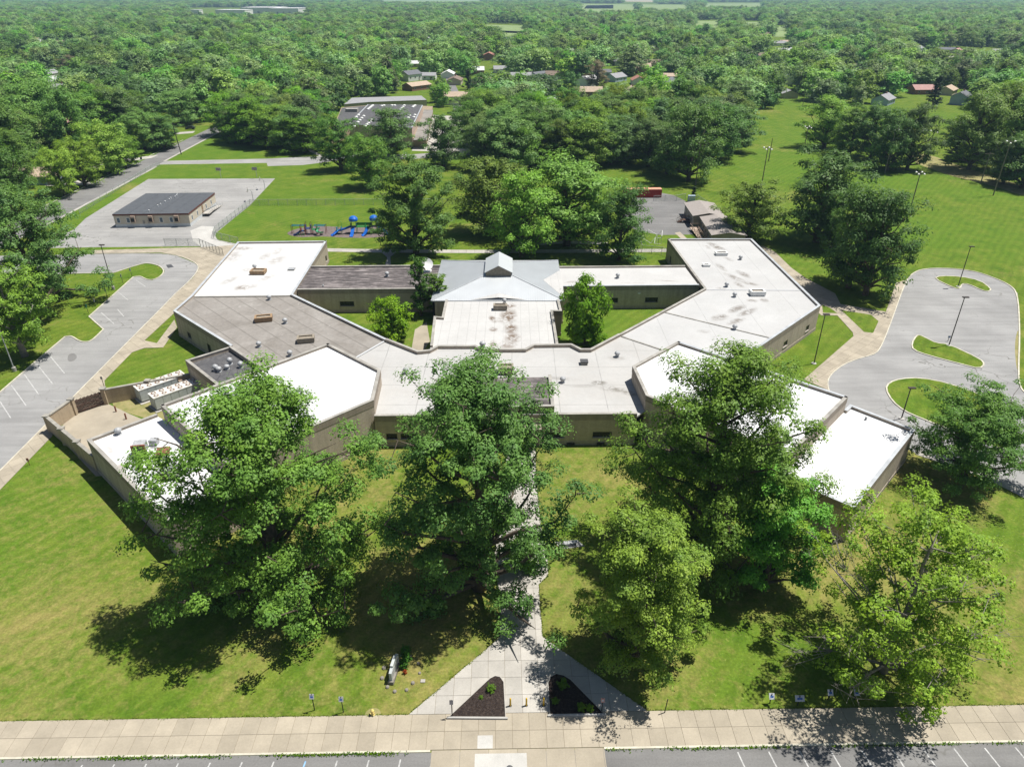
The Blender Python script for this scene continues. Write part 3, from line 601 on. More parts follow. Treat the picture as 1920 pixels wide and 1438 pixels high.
def wall_run(pts, zt, z0=0., coping='coping', th=.38, mat='tan_block', fascia=True, base=True, cw=.5):
    inner = off(pts, th); io = off(pts, -.05); ii = off(pts, th+.06); fo = off(pts, -.035); bo = off(pts, -.06)
    wall, cop, fas, bas = MB(), MB(), MB(), MB()
    for k in range(len(pts)-1):
        p, q = Vector(pts[k]), Vector(pts[k+1]); L = (q-p).length; d = (q-p)/L; nrm = Vector((-d.y, d.x))
        ops = []
        for (wx, wy, zc, w, h) in WIN:
            r = Vector((wx, wy))-p; s = r.dot(d)
            if .8 < s < L-.8 and abs(r.dot(nrm)) < 1.3: ops.append((max(.4, s-w/2), min(L-.4, s+w/2), zc-h/2, zc+h/2))
        ops.sort()
        def quad(s0, s1, za, zb):
            a, b = p+d*s0, p+d*s1; o_ = p+nrm*th
            ia = Vector(inner[k]) if s0 == 0 else a+nrm*th; ib = Vector(inner[k+1]) if s1 == L else b+nrm*th
            wall.add([(*a, za), (*b, za), (*ib, za), (*ia, za), (*a, zb), (*b, zb), (*ib, zb), (*ia, zb)], [(0,1,5,4),(2,3,7,6),(4,5,6,7),(1,2,6,5),(3,0,4,7),(0,3,2,1)])
        cur = 0.
        for (s0, s1, za, zb) in ops:
            if s0 <= cur+.05: continue
            quad(cur, s0, z0, zt); quad(s0, s1, z0, za); quad(s0, s1, zb, zt); cur = s1
            a, b = p+d*s0, p+d*s1
            wn = MB(); e = .07
            for (x0, x1, y0, y1) in ((0, s1-s0, za-.0, za+e), (0, s1-s0, zb-e, zb), (0, e, za+e, zb-e), (s1-s0-e, s1-s0, za+e, zb-e)):
                u, v = a+d*x0+nrm*.1, a+d*x1+nrm*.1; u2, v2 = u+nrm*.1, v+nrm*.1
                wn.add([(*u, y0), (*v, y0), (*v2, y0), (*u2, y0), (*u, y1), (*v, y1), (*v2, y1), (*u2, y1)], [(0,3,2,1),(4,5,6,7),(0,1,5,4),(1,2,6,5),(2,3,7,6),(3,0,4,7)])
            wo_ = wn.build('window', 'steel_dark', school)
            npan = max(1, round((s1-s0)/.95)); pw = (s1-s0-2*e)/npan
            for i in range(npan):
                u, v = a+d*(e+pw*i+.015)+nrm*.15, a+d*(e+pw*(i+1)-.015)+nrm*.15; u2, v2 = u+nrm*.02, v+nrm*.02
                MB().add([(*u, za+e), (*v, za+e), (*v2, za+e), (*u2, za+e), (*u, zb-e), (*v, zb-e), (*v2, zb-e), (*u2, zb-e)], [(0,3,2,1),(4,5,6,7),(0,1,5,4),(1,2,6,5),(2,3,7,6),(3,0,4,7)]).build('pane', 'glass_dark', wo_)
            sl = MB(); u, v = a+d*-.08, b+d*.08; sl.bar((*(u-nrm*.03), za-.05), (*(v-nrm*.03), za-.05), .16, .08); sl.build('sill', 'cap_stone', wo_)
        if cur < L: quad(cur, L, z0, zt)
        def band(mb, outer, za, zb, inn):
            a, b, c, d_ = outer[k], outer[k+1], inn[k+1], inn[k]
            mb.add([(*a, za), (*b, za), (*c, za), (*d_, za), (*a, zb), (*b, zb), (*c, zb), (*d_, zb)], [(0,1,5,4),(2,3,7,6),(4,5,6,7),(0,3,2,1),(1,2,6,5),(3,0,4,7)])
        band(cop, io, zt+.002, zt+.075, ii)
        if fascia: band(fas, fo, zt-.95, zt-.004, off(pts, .01))
        if base and z0 == 0: band(bas, bo, -.05, .62, off(pts, .01))
    o = wall.build('wall', mat, school); cop.build('coping', coping, o)
    if fas.v: fas.build('fascia_band', 'brown_fascia', o)
    if bas.v: bas.build('wall_base', 'tan_base', o)
    return o
wall_run([(-19.6,86.2),(17.9,86.8)], Z0)
wall_run([(-44.9,167.2),(-66.1,166.4),(-63.7,132.0),(-64.0,124.2),(-47.9,109.0)], Z0, coping='coping_metal')
wall_run([(-47.9,109.0),(-53.5,103.8),(-42.5,92.6)], Z0-.1)
wall_run([(-37.4,98.5),(-47.8,108.9)], Z0+.05, z0=4., fascia=False)
wall_run([(-21.7,111.7),(-43.7,132.6),(-44.9,167.2)], Z0, coping='coping_metal')
wall_run(ZIG, Z0+.12, coping='coping')
wall_run([(38.0,168.9),(39.1,135.8),(18.8,113.7)], Z0)
wall_run([(34.2,100.4),(59.3,126.8),(58.5,168.9),(38.0,168.9)], Z0, coping='coping_metal')
wall_run([(10.3,137.3),(38.6,138.1)], Z0-.15, coping='coping_metal'); wall_run([(38.2,150.0),(10.3,149.4)], Z0-.15)
wall_run([(-43.6,135.5),(-15.8,136.0)], Z0-.15); wall_run([(-15.8,150.3),(-44.3,149.6)], Z0-.15)
wall_run([(7.9,109.8),(7.7,124.2),(9.4,124.2),(9.2,129.9)], Z0-.05); wall_run([(-13.0,129.9),(-13.0,121.4),(-14.5,121.7),(-13.9,109.2)], Z0-.05)
wall_run([G_,E_,C_,B_,A_], ZH); wall_run([A_,G_], ZH, fascia=False)
wall_run([AR,BR,CR_,ER,GR], ZH); wall_run([GR,AR], ZH, coping='coping_metal', fascia=False)
wall_run([(-50.8,86.8),(-57.2,80.1),(-39.0,63.0),(-32.6,69.0),E_], Z0)
wall_run([ER,(33.5,71.8),(40.0,65.7),(55.5,82.6),(49.4,89.4),GR], Z0, coping='coping_metal')
wall_run([(-13.0,130.0),(-15.6,130.0)][::-1], 4.9, fascia=False); wall_run([(9.2,130.0),(10.1,130.0),(10.1,153.4),(-15.6,153.4),(-15.6,130.0)], 4.9, fascia=False)
# entrance block
x1, y1 = G(1037, 762, 6.4); x2, y2 = G(1025, 703, 6.4)
wall_run([(-8.6,y2-.2),(-8.6,y1-.3),(6.0,y1),(6.0,y2)], 6.4, cw=.6); deck([(-8.5,y1),(5.9,y1+.1),(5.9,y2),(-8.5,y2)], 6.0, 'membrane_dark')
dr = MB()
for i in range(4): dr.box(-4.6+i*2.1, -2.65+i*2.1, y1-.42, y1-.28, .05, 3.3)
eo = dr.build('entrance_doors', 'glass_dark', school)
MB().box(-5.0, 4.2, y1-1.9, y1-.35, 3.4, 3.75).build('entrance_canopy', 'brown_fascia', school)
# hipped metal roof of the hall with its lantern
hx0, hx1, hy0, hy1, ze, zp = -15.9, 10.4, 129.8, 153.7, 4.98, 7.1
mx_, my_ = -2.75, 142.2
lw, lf, lb = 2.75, 138.0, 146.5
panels = [([(hx0,hy0,ze),(hx1,hy0,ze),(mx_+lw,lf+.4,zp),(mx_-lw,lf+.4,zp)]), ([(hx1,hy0,ze),(hx1,hy1,ze),(mx_+lw,lb,zp),(mx_+lw,lf+.4,zp)]), ([(hx1,hy1,ze),(hx0,hy1,ze),(mx_-lw,lb,zp),(mx_+lw,lb,zp)]), ([(hx0,hy1,ze),(hx0,hy0,ze),(mx_-lw,lf+.4,zp),(mx_-lw,lb,zp)])]
for q in panels:
    po = MB().add(q, [(0, 1, 2, 3)]).build('metal_roof_face', 'metal_roof', school)
    rb = MB(); a, b, c, d = (Vector(t) for t in q); e = (b-a).normalized(); n_ = (b-a).cross(d-a).normalized(); L = (b-a).length
    inn = n_.cross(e); hgt = (d-a).dot(inn); s_d, s_c = (d-a).dot(e), (c-a).dot(e); k = .3
    while k < L:
        t = min(1., k/max(.01, s_d), (L-k)/max(.01, L-s_c))
        rb.bar(a+e*k+n_*.03, a+e*k+inn*hgt*t+n_*.03, .05, .07); k += .45
    rb.build('standing_seam', 'metal_roof', po)
hp = MB()
for i in range(4): hp.bar(Vector(panels[i][0])+Vector((0,0,.06)), Vector(panels[i][3])+Vector((0,0,.06)), .22, .08)
hp.build('hip_cap', 'coping_metal', school)
MB().prism([(hx0,hy0),(hx1,hy0),(hx1,hy1),(hx0,hy1)], ze-.22, ze-.02).build('eave_soffit', 'coping_metal', school)
ck = MB().add([(-8.5,130.05,ze+.03),(3.2,130.05,ze+.03),(-2.6,132.6,ze+.62),(-2.6,130.05,ze+.6)], [(0,3,2),(3,1,2)]); ck.build('cricket', 'membrane_hall', school)
ck = MB().add([(10.3,131.2,ze+.05),(10.3,147,ze+.05),(6.4,139,ze+.85),(10.45,139,ze+.75)], [(0,3,2),(3,1,2)]); ck.build('cricket', 'membrane_hall', school)
lt = MB(); ze2, zr = 7.95, 9.35
lt.add([(mx_-lw+.15,lf,5.9),(mx_+lw-.15,lf,5.9),(mx_+lw-.15,lf,ze2),(mx_,lf,zr-.08),(mx_-lw+.15,lf,ze2),(mx_-lw+.15,lb,5.9),(mx_+lw-.15,lb,5.9),(mx_+lw-.15,lb,ze2),(mx_,lb,zr-.08),(mx_-lw+.15,lb,ze2)], [(0,1,2,3,4),(6,5,9,8,7),(1,6,7,2),(5,0,4,9),(2,7,8,3),(4,3,8,9),(0,5,6,1)])
lan = lt.build('roof_lantern', 'brown_box', school)
for s in (-1, 1): x0 = mx_+s*(lw-.13); MB().box(x0-.02, x0+.02, lf+.02, lb-.02, 5.9, ze2-.05).build('lantern_side', 'metal_blue', lan)
for s in (-1, 1):
    x0 = mx_+s*(lw+.12); v = [(x0,lf-.25,ze2-.1),(mx_,lf-.25,zr),(mx_,lb+.2,zr),(x0,lb+.2,ze2-.1)]
    v += [(x, y, z-.1) for x, y, z in v]
    lr = MB().add(v, [(0,1,2,3),(7,6,5,4),(0,4,5,1),(1,5,6,2),(2,6,7,3),(3,7,4,0)]).build('lantern_roof', 'metal_roof', lan)
# ---- things fixed to the roofs
def mushroom(u, v, z=ZD, r=.42, h=1.0, mat='galvanised'):
    x, y = G(u, v, z)
    o = MB().lathe([(r*.95, z-.1), (r*.95, z+.12), (r*.62, z+.14), (r*.62, z+h*.55), (r*.75, z+h*.55)], 14, (x, y)).build('roof_vent', mat, school, True)
    MB().lathe([(r*1.05, z+h*.5), (r*1.12, z+h*.62), (r*.95, z+h*.85), (r*.45, z+h), (.05, z+h*1.02)], 14, (x, y)).build('vent_cap', mat, o, True)
for q in ((478,504),(505,562),(535,606),(486,650),(544,667),(761,700),(1157,669),(1055,717),(1158,521),(1388,487),(1362,538),(1377,557),(1377,618),(726,518)): mushroom(*q)
mushroom(905, 651, ZD, .5, 1.1); mushroom(946, 569, ZD, .4, 1.0)
for u, v, h in ((405,695,1.1),(432,683,1.2),(452,689,1.1),(411,697,.9),(426,692,.8)): mushroom(u, v, ZD-.35, .42, h)
mushroom(223, 814, ZD, .45, 1.0); mushroom(1623, 787, ZD, .16, .5); mushroom(606, 537, ZD, .15, .4); mushroom(1095, 550, ZD, .15, .4)
def curb_box(u, v, L, Wd, H, z=ZD, rz=0., mat='rust_box', well=True):
    x, y = G(u, v, z)
    b = MB().box(-L/2, L/2, -Wd/2, Wd/2, -.1, .18).box(-L/2-.12, L/2+.12, -Wd/2-.1, -Wd/2+.22, .2, H).box(-L/2-.12, L/2+.12, Wd/2-.22, Wd/2+.1, .2, H).box(-L/2-.12, -L/2+.22, -Wd/2+.23, Wd/2-.23, .2, H).box(L/2-.22, L/2+.12, -Wd/2+.23, Wd/2-.23, .2, H)
    o = b.build('roof_ventilator', mat, school); o.location = (x, y, z); o.rotation_euler = (0, 0, rz)
    MB().box(-L/2+.23, L/2-.23, -Wd/2+.23, Wd/2-.23, .19, H-.22).build('ventilator_well', mat if not well else 'brown_box', o)
    return o
curb_box(485, 513, 2.9, 1.9, .85, ZD); curb_box(495, 601, 2.9, 1.6, .9, ZD, math.radians(14)); curb_box(574, 640, 2.7, 1.5, .9, ZD, math.radians(12), 'brown_box')
curb_box(949, 699, 2.1, 1.5, 1.3, ZD, 0, 'brown_box'); curb_box(938, 580, 2.4, 1.2, 1.0, ZD, 0, 'brown_box')
curb_box(1352, 478, 2.5, 1.3, .7, ZD, 0, 'white_paint'); curb_box(1419, 553, 2.7, 1.6, 1.0, ZD, 0, 'white_paint'); curb_box(1324, 499, 1.4, 1.0, .5, ZD, 0, 'white_paint'); curb_box(1097, 525, 1.5, 1.0, .6, ZD, 0, 'white_paint')
def hatch(u, v, L, Wd, H, z=ZD, mat='galvanised', rz=0):
    x, y = G(u, v, z); o = MB().box(-L/2, L/2, -Wd/2, Wd/2, -.1, H*.6).build('roof_hatch', 'coping', school); o.location = (x, y, z); o.rotation_euler = (0, 0, rz)
    MB().box(-L/2-.08, L/2+.08, -Wd/2-.08, Wd/2+.08, H*.62, H).build('hatch_lid', mat, o)
hatch(547, 506, 1.3, 1.1, .35); hatch(1095, 682, 1.1, 1.0, .6, mat='steel_dark')
# kitchen roof equipment
x, y = G(266, 848, ZD); o = MB().box(-.75, .75, -.7, .7, .25, 1.55).build('exhaust_unit', 'galvanised', school); o.location = (x, y, ZD); o.rotation_euler = (0, 0, math.radians(12))
MB().box(-.86, .86, -.95, -.72, .3, 1.65).build('exhaust_hood', 'rust_red', o); MB().box(-.6, .6, -1.0, -.955, .45, 1.45).build('exhaust_grille', 'black', o); MB().box(-.9, .9, -.85, .85, -.1, .22).build('exhaust_curb', 'white_paint', o)
x, y = G(291, 836, ZD); o = MB().box(-.5, .5, -.45, .45, .3, 1.1).build('exhaust_unit', 'galvanised', school); o.location = (x, y, ZD); MB().box(-.6, .6, -.55, .55, -.1, .24).build('exhaust_curb', 'white_paint', o)
x, y = G(309, 858, ZD); o = MB().add([(-.8,-.7,.7),(.8,-.7,.7),(.8,.7,.95),(-.8,.7,.95),(-.8,-.7,1.0),(.8,-.7,1.0),(.8,.7,1.25),(-.8,.7,1.25)], [(0,3,2,1),(4,5,6,7),(0,1,5,4),(1,2,6,5),(2,3,7,6),(3,0,4,7)]).build('intake_hood', 'rust_red', school); o.location = (x, y, ZD); o.rotation_euler = (0, 0, math.radians(12))
MB().box(-.5, .5, -.45, .45, -.1, .72).build('intake_stack', 'white_paint', o)
x, y = G(324, 890, ZD); o = MB().lathe([(.75,-.1),(.75,.5),(1.0,.52),(1.05,.9),(1.0,1.1)], 20, (0, 0)).build('roof_fan', 'chiller_top', school, True); o.location = (x, y, ZD); MB().lathe([(.98,1.11),(.95,1.25),(.6,1.38),(.1,1.4)], 20).build('fan_cowl', 'galvanised', o, True); MB().lathe([(1.06,.7),(1.08,.72),(1.08,.8),(1.06,.82)], 20).build('fan_band', 'steel_dark', o)
# dish on the dark corridor roof
x, y = G(801, 508, ZD); o = MB().tube([(0,0,-.2),(0,0,1.3)], .06, 8).box(-.9, .9, -.7, .7, -.1, .05).build('dish_mount', 'white_paint', school); o.location = (x, y, ZD)
ds = MB(); n = 16; ds.v.append((0, 0, 0))
for k, rr in enumerate((.45, .9, 1.3)):
    for i in range(n): t = 2*math.pi*i/n; ds.v.append((rr*math.cos(t), .22*rr*rr*-1, rr*math.sin(t)))
for i in range(n): ds.f.append((0, 1+i, 1+(i+1) % n))
for k in range(2):
    for i in range(n): ds.f.append((1+k*n+i, 1+(k+1)*n+i, 1+(k+1)*n+(i+1) % n, 1+k*n+(i+1) % n))
dd = ds.build('dish', 'white_paint', o, True); dd.location = (.0, 0, 1.5); dd.rotation_euler = (math.radians(-35), 0, math.radians(25))
# wall lamps
for u, v in ((700, 552), (1198, 548)):
    x, y = G(u, v, 3.5); o = MB().box(-.25, .25, -.35, -.02, -.12, .12).build('wall_lamp', 'white_paint', school); o.location = (x, y-.1, 3.4)
# louvres at the foot of the front wall
for u in (1070, 1127): x, y = G(u, 832, .35); MB().box(x-.6, x+.6, 86.3, 86.62, .25, .42).build('wall_grille', 'black', school)

# ================================================================== SERVICE YARD
yw = thing('yard_wall', 'tan brick wall with stone caps around the service yard', 'wall')
def ywall(pts, h, mat='brick_tan'):
    w, c = MB(), MB()
    for a, b in zip(pts, pts[1:]): w.bar((*a, h/2), (*b, h/2), .35, h); c.bar((*a, h+.08), (*b, h+.08), .5, .15)
    w.build('wall', mat, yw); c.build('cap', 'cap_stone', yw)
Yg0, Yg1 = G(142, 777), G(201, 757)
ywall([Yg1, (-53.3, 103.9)], 2.5); ywall([(-57.0, 80.0), (-69.3, 90.2), Yg0], 2.6)
for p in (Yg0, Yg1, ((Yg1[0]-53.3)/2, (Yg1[1]+103.9)/2), (-69.3,90.2), (-65.2,86.8), (-61.1,83.4)):
    po = MB().box(-.32, .32, -.32, .32, 0, 2.75).build('pier', 'brick_tan', yw); po.location = (*p, 0); MB().box(-.42, .42, -.42, .42, 2.752, 2.92).build('pier_cap', 'cap_stone', po)
gt = thing('wooden_gate', 'weathered brown wooden double gate in the yard wall', 'gate', (*Yg0, 0), math.atan2(Yg1[1]-Yg0[1], Yg1[0]-Yg0[0]))
gl = math.hypot(Yg1[0]-Yg0[0], Yg1[1]-Yg0[1])-.7; nb = 22
for i in range(nb):
    o = MB().box(0, gl/nb-.02, -.025, .025, .1, 2.3+.06*((i*7) % 3)).build('plank', 'fence_wood', gt); o.location = (.36+gl/nb*i, .06, 0)
for zz in (.35, 1.25, 2.1): MB().bar((.36, -.02, zz), (.36+gl, -.02, zz), .08, .13).build('rail', 'fence_wood', gt)
for a, b in (((.45,.4),(gl/2+.25,2.05)), ((gl+.25,.4),(gl/2+.45,2.05))): MB().bar((a[0], -.07, a[1]), (b[0], -.07, b[1]), .06, .13).build('brace', 'fence_wood', gt)
def chiller(u, v, rz, L, label):
    x, y = G(u, v); t = thing('air_chiller', label, 'chiller', (x, y, 0), rz, 'air chillers in the service yard')
    MB().box(-.3, L+.3, -.4, 2.7, -.02, .12).build('plinth', 'pale_concrete', t)
    MB().box(0, L, 0, 2.25, .3, 2.25).build('casing', 'chiller_grey', t); MB().box(-.05, L+.05, -.05, 2.3, 2.252, 2.42).build('top_deck', 'chiller_top', t)
    for i in range(6):
        MB().box(.06+i*L/6, (i+1)*L/6-.06, -.03, -.005, .4, 2.15).build('side_panel', 'chiller_grey', t)
        for j in range(2):
            c = ((i+.5)*L/6, .6+j*1.1); f = MB().lathe([(.38,2.425),(.38,2.52),(.31,2.52),(.31,2.44)], 16, c).build('fan', 'fan_rust', t)
            MB().lathe([(.22,2.45),(.2,2.5),(.1,2.53)], 12, c).build('hub', 'chiller_top', f)
ang = math.radians(45.5)
chiller(267, 757, ang, 7.6, 'grey air chiller with twelve roof fans nearest the brick yard wall')
chiller(295, 772, ang, 7.6, 'grey air chiller with twelve roof fans beside the white roof edge')
x, y = G(346, 728); t = thing('condenser', 'small tan condenser box at the foot of the black-roofed block', 'condenser', (x, y, 0), ang)
MB().box(-.8, .8, -.8, .8, .1, 1.9).build('casing', 'wood_pale', t); MB().box(-.5, .5, -.84, -.81, .4, 1.6).build('grille', 'black', t)
for i, (u, v) in enumerate(((218,772),(237,786))):
    x, y = G(u, v); tag(MB().lathe([(.12,0),(.12,1.0),(.08,1.08),(.01,1.12)], 10).build('bollard', 'rust_red'), ('rusty bollard nearest the wooden gate', 'rusty bollard nearest the white kitchen roof')[i], 'bollard', 'rusty yard bollards').location = (x, y, 0)

# ================================================================== OTHER BUILDINGS
def local_box_window(t, x, y, z, w, h, rz, pane='glass_blue', frame='white_paint'):
    o = MB().box(-w/2-.09, w/2+.09, -.03, .05, -h/2-.09, -h/2).box(-w/2-.09, w/2+.09, -.03, .05, h/2, h/2+.09).box(-w/2-.09, -w/2, -.03, .05, -h/2, h/2).box(w/2, w/2+.09, -.03, .05, -h/2, h/2).build('window', frame, t)
    o.location = (x, y, z); o.rotation_euler = (0, 0, rz)
    MB().box(-w/2, w/2, .0, .03, -h/2, 0).build('pane', pane, o); MB().box(-w/2, w/2, -.012, .02, .012, h/2).build('pane', pane, o)
    return o
# flat-roofed portable classroom
a, b = G(218, 427), G(358, 425); t = thing('portable_classroom', 'long cream portable classroom with dark flat roof on the hardstanding', 'classroom', (*a, 0), math.atan2(b[1]-a[1], b[0]-a[0]))
PL, PW, PH = math.hypot(b[0]-a[0], b[1]-a[1]), 23.2, 3.75
MB().box(0, PL, 0, PW, .95, PH-.4).build('wall', 'portable_wall', t); MB().box(.03, PL-.03, .03, PW-.03, 0, .948).build('skirting', 'portable_skirt', t)
MB().box(-.12, PL+.12, -.12, PW+.12, PH-.398, PH).build('fascia', 'fascia_red', t)
ro = MB().box(-.1, PL+.1, -.1, PW+.1, PH+.002, PH+.06).build('roof', 'portable_roof', t)
for k in range(1, 5): MB().bar((k*PL/5, 0, PH+.08), (k*PL/5, PW, PH+.08), .14, .05).build('seam', 'portable_roof', ro)
for fx, fy in ((.44,.1),(.46,.33),(.47,.4),(.48,.53),(.5,.63),(.49,.7),(.53,.76),(.52,.83),(.5,.9)):
    MB().lathe([(.14,PH),(.14,PH+.4),(.2,PH+.42),(.2,PH+.5)], 8, (fx*PL, fy*PW)).build('vent_pipe', 'white_paint', t)
for fx in (.055, .185, .625, .76): local_box_window(t, fx*PL, -.01, 2.0, .8, 1.3, 0)
for fx in (.26, .495, .84):
    o = MB().box(-.6, .6, -.75, -.01, 1.55, 3.3).build('wall_air_unit', 'wood_pale', t); o.location = (fx*PL, 0, 0); MB().box(-.45, .45, -.78, -.755, 1.75, 2.7).build('grille', 'black', o)
for fx in (.385, .455): MB().box(fx*PL-.25, fx*PL+.25, -.12, -.005, 1.0, 1.9).build('meter_box', 'coping', t)
for fy in (.1, .29, .62, .82): local_box_window(t, PL+.01, fy*PW, 2.0, .7, 1.3, math.pi/2)
MB().box(PL+.005, PL+.09, .48*PW-.5, .48*PW+.5, .95, 3.05).build('door', 'rust_box', t)
rm = MB(); rm.box(PL+.1, PL+2.1, .43*PW, .56*PW, .75, .9)
rm.add([(PL+.3,.56*PW,.9),(PL+2.,.56*PW,.9),(PL+2.,PW*.97,.02),(PL+.3,PW*.97,.02),(PL+.3,.56*PW,.75),(PL+2.,.56*PW,.75),(PL+2.,PW*.97,-.05),(PL+.3,PW*.97,-.05)], [(0,1,2,3),(7,6,5,4),(0,4,5,1),(1,5,6,2),(3,2,6,7),(0,3,7,4)])
rmo = rm.build('ramp', 'pale_concrete', t)
for xx in (PL+.3, PL+2.05):
    for hh in (.5, .95): MB().tube([(xx,.44*PW,.9+hh),(xx,.56*PW,.9+hh),(xx,PW*.97,hh)], .03, 6).build('handrail', 'galvanised', rmo)
    for k in range(6): f = k/5; MB().tube([(xx,PW*(.56+.41*f),.9*(1-f)),(xx,PW*(.56+.41*f),.9*(1-f)+.95)], .03, 6).build('rail_post', 'galvanised', rmo)
# two gabled trailers by the back hardstanding
def gable(name, label, cat, x, y, L, Wd, rz, h, rh, wall, roof, wins=3, group=None, chimney=False, over=.4, door=True, wy=None):
    t = thing(name, label, cat, (x, y, 0), rz, group)
    v = [(-L/2,-Wd/2,0),(L/2,-Wd/2,0),(L/2,Wd/2,0),(-L/2,Wd/2,0),(-L/2,-Wd/2,h),(L/2,-Wd/2,h),(L/2,Wd/2,h),(-L/2,Wd/2,h),(-L/2,0,h+rh),(L/2,0,h+rh)]
    MB().add(v, [(0,1,5,4),(2,3,7,6),(1,2,6,9,5),(3,0,4,8,7)]).build('wall', wall, t)
    e = over; s = rh/(Wd/2)
    for sg in (-1, 1):
        y0, z0 = sg*(Wd/2+e), h-s*e+.05
        q = [(-L/2-e,y0,z0),(L/2+e,y0,z0),(L/2+e,0,h+rh+.05),(-L/2-e,0,h+rh+.05)]; q += [(a_, b_, c_+.14) for a_, b_, c_ in q]
        f = [(0,3,2,1),(4,5,6,7),(0,1,5,4),(1,2,6,5),(2,3,7,6),(3,0,4,7)]
        if sg > 0: f = [tuple(reversed(i)) for i in f]
        ro = MB().add(q, f).build('roof', roof, t)
    if chimney: MB().box(L*.18, L*.18+.7, -.4, .4, h+rh*.5, h+rh+.9).build('chimney', 'wall_brick', ro)
    for i in range(wins):
        fx = -L/2+L*(i+.5)/wins
        for sg in (-1, 1):
            o = MB().box(-.62, .62, -.05, .05, -.6, .6).build('window', 'white_paint', t); o.location = (fx, sg*(Wd/2+.01), h*.55)
            MB().box(-.52, .52, -.07, .07, -.5, .5).build('pane', 'glass_dark', o)
    if door: MB().box(L*.28-.5, L*.28+.5, -Wd/2-.06, -Wd/2+.05, .1, 2.15).build('door', 'brown_box', t)
    return t
gable('trailer_classroom', 'brown gabled trailer classroom farther along the back hardstanding', 'trailer', 55.2, 203.2, 13.5, 8.2, math.radians(88), 3.1, .75, 'trailer_wall', 'trailer_roof', 4, door=False)
t2 = gable('trailer_classroom', 'brown gabled trailer classroom with timber ramp behind the school wing', 'trailer', 56.4, 187.0, 16.5, 8.4, math.radians(87), 3.0, .7, 'trailer_wall', 'trailer_roof', 5, door=False)
st = thing('timber_steps', 'dark timber steps up to the farther brown trailer', 'steps', (48.6, 201.2, 0))
for k in range(5): MB().box(-1.1+k*.3, -.8+k*.3, -.7, .7, .16*k, .16*k+.16).build('tread', 'fence_wood', st)
MB().box(.4, 2.3, -.9, .9, .7, .85).build('landing', 'fence_wood', st)
for yy in (-.75, .75):
    for k in range(4): MB().bar((-1.1+k*1.1, yy, 0), (-1.1+k*1.1, yy, .95+min(.8, .3*k+.1)), .08, .08).build('post', 'fence_wood', st)
    MB().bar((-1.1, yy, 1.0), (.4, yy, 1.75), .08, .1).build('rail', 'fence_wood', st); MB().bar((.4, yy, 1.75), (2.3, yy, 1.75), .08, .1).build('rail', 'fence_wood', st)
rp = thing('timber_ramp', 'pale timber access ramp with railings beside the nearer trailer', 'ramp', (49.9, 178.5, 0), math.radians(2))
MB().add([(0,0,.05),(1.5,0,.05),(1.5,12.5,.8),(0,12.5,.8),(0,0,0),(1.5,0,0),(1.5,12.5,.68),(0,12.5,.68)], [(0,1,2,3),(7,6,5,4),(0,4,5,1),(1,5,6,2),(2,6,7,3),(3,7,4,0)]).build('ramp_deck', 'wood_pale', rp)
MB().box(-.1, 3.0, 12.5, 15.2, .66, .8).build('landing', 'wood_pale', rp)
for xx in (0, 1.5):
    for k in range(8): MB().bar((xx, k*1.78, .06*k), (xx, k*1.78, .11*k+1.05), .1, .1).build('post', 'wood_pale', rp)
    for hh in (.55, 1.0): MB().bar((xx, 0, hh), (xx, 12.5, hh+.78), .07, .14).build('rail', 'wood_pale', rp)
MB().bar((0, 12.5, 1.78), (0, 15.2, 1.78), .07, .14).bar((0, 15.2, 1.78), (3, 15.2, 1.78), .07, .14).build('landing_rail', 'wood_pale', rp)
# low school across the cross street
ls = thing('low_school', 'long flat dark-roofed school block with rows of white roof domes', 'school')
Q = W([(655,233),(690,197),(792,198),(772,240)], 8)
MB().prism(Q, 0, 7.9).build('wall', 'brick_pink', ls); c = Vector((sum(p[0] for p in Q)/4, sum(p[1] for p in Q)/4))
qi = [tuple(c+(Vector(p)-c)*.985) for p in Q]; MB().prism(qi, 7.8, 7.99).build('roof', 'membrane_black', ls)
mb = MB()
for i in range(4): mb.bar((*Q[i], 8.02), (*Q[(i+1) % 4], 8.02), .45, .24)
mb.build('coping', 'coping_metal', ls)
dm = MB().lathe([(.75,0),(.75,.2),(.68,.45),(.4,.62),(.05,.68)], 12).mesh('skylight_dome', 'white_paint', True)
for (u0, v0, u1, v1, n) in ((664,238,682,219,6),(685,238,697,226,5),(690,206,699,199,5),(716,200,720,199,2),(757,240,768,218,6),(751,207,758,199,4),(774,202,778,199,3),(712,236,720,228,4),(735,199,740,199,2),(668,221,672,217,2),(776,221,778,217,2),(728,240,736,229,4)):
    for k in range(n):
        f = k/max(1, n-1); x, y = G(u0+(u1-u0)*f, v0+(v1-v0)*f, 8); o = link('skylight_dome', dm, ls); o.location = (x, y, 7.98)
MB().prism(W([(773,276),(800,276),(812,213),(793,212)], .0), 0, 3.6).build('lower_wing', 'brick_tan', ls); MB().prism(W([(775,263),(800,263),(812,207),(795,206)], 3.7), 3.55, 3.75).build('lower_roof', 'membrane_old', ls)
MB().prism(W([(620,252),(655,240),(690,198),(640,202)], 4.2), 0, 4.2).build('lower_wing', 'brick_tan', ls); MB().prism(W([(622,251),(654,239),(688,199),(641,203)], 4.3), 4.15, 4.35).build('lower_roof', 'membrane_black', ls)
MB().prism(W([(645,196),(690,192),(800,188),(790,180),(660,184)], 4.6), 0, 4.6).build('rear_wing', 'wall_tan', ls); MB().prism(W([(645,196),(690,192),(800,188),(790,180),(660,184)], 4.7), 4.55, 4.75).build('rear_roof', 'roof_grey', ls)
x, y = G(660, 207, 5); o = MB().box(-3, 3, -2, 2, 4.3, 5.8).build('roof_plant', 'coping', ls); o.location = (x, y, 0)
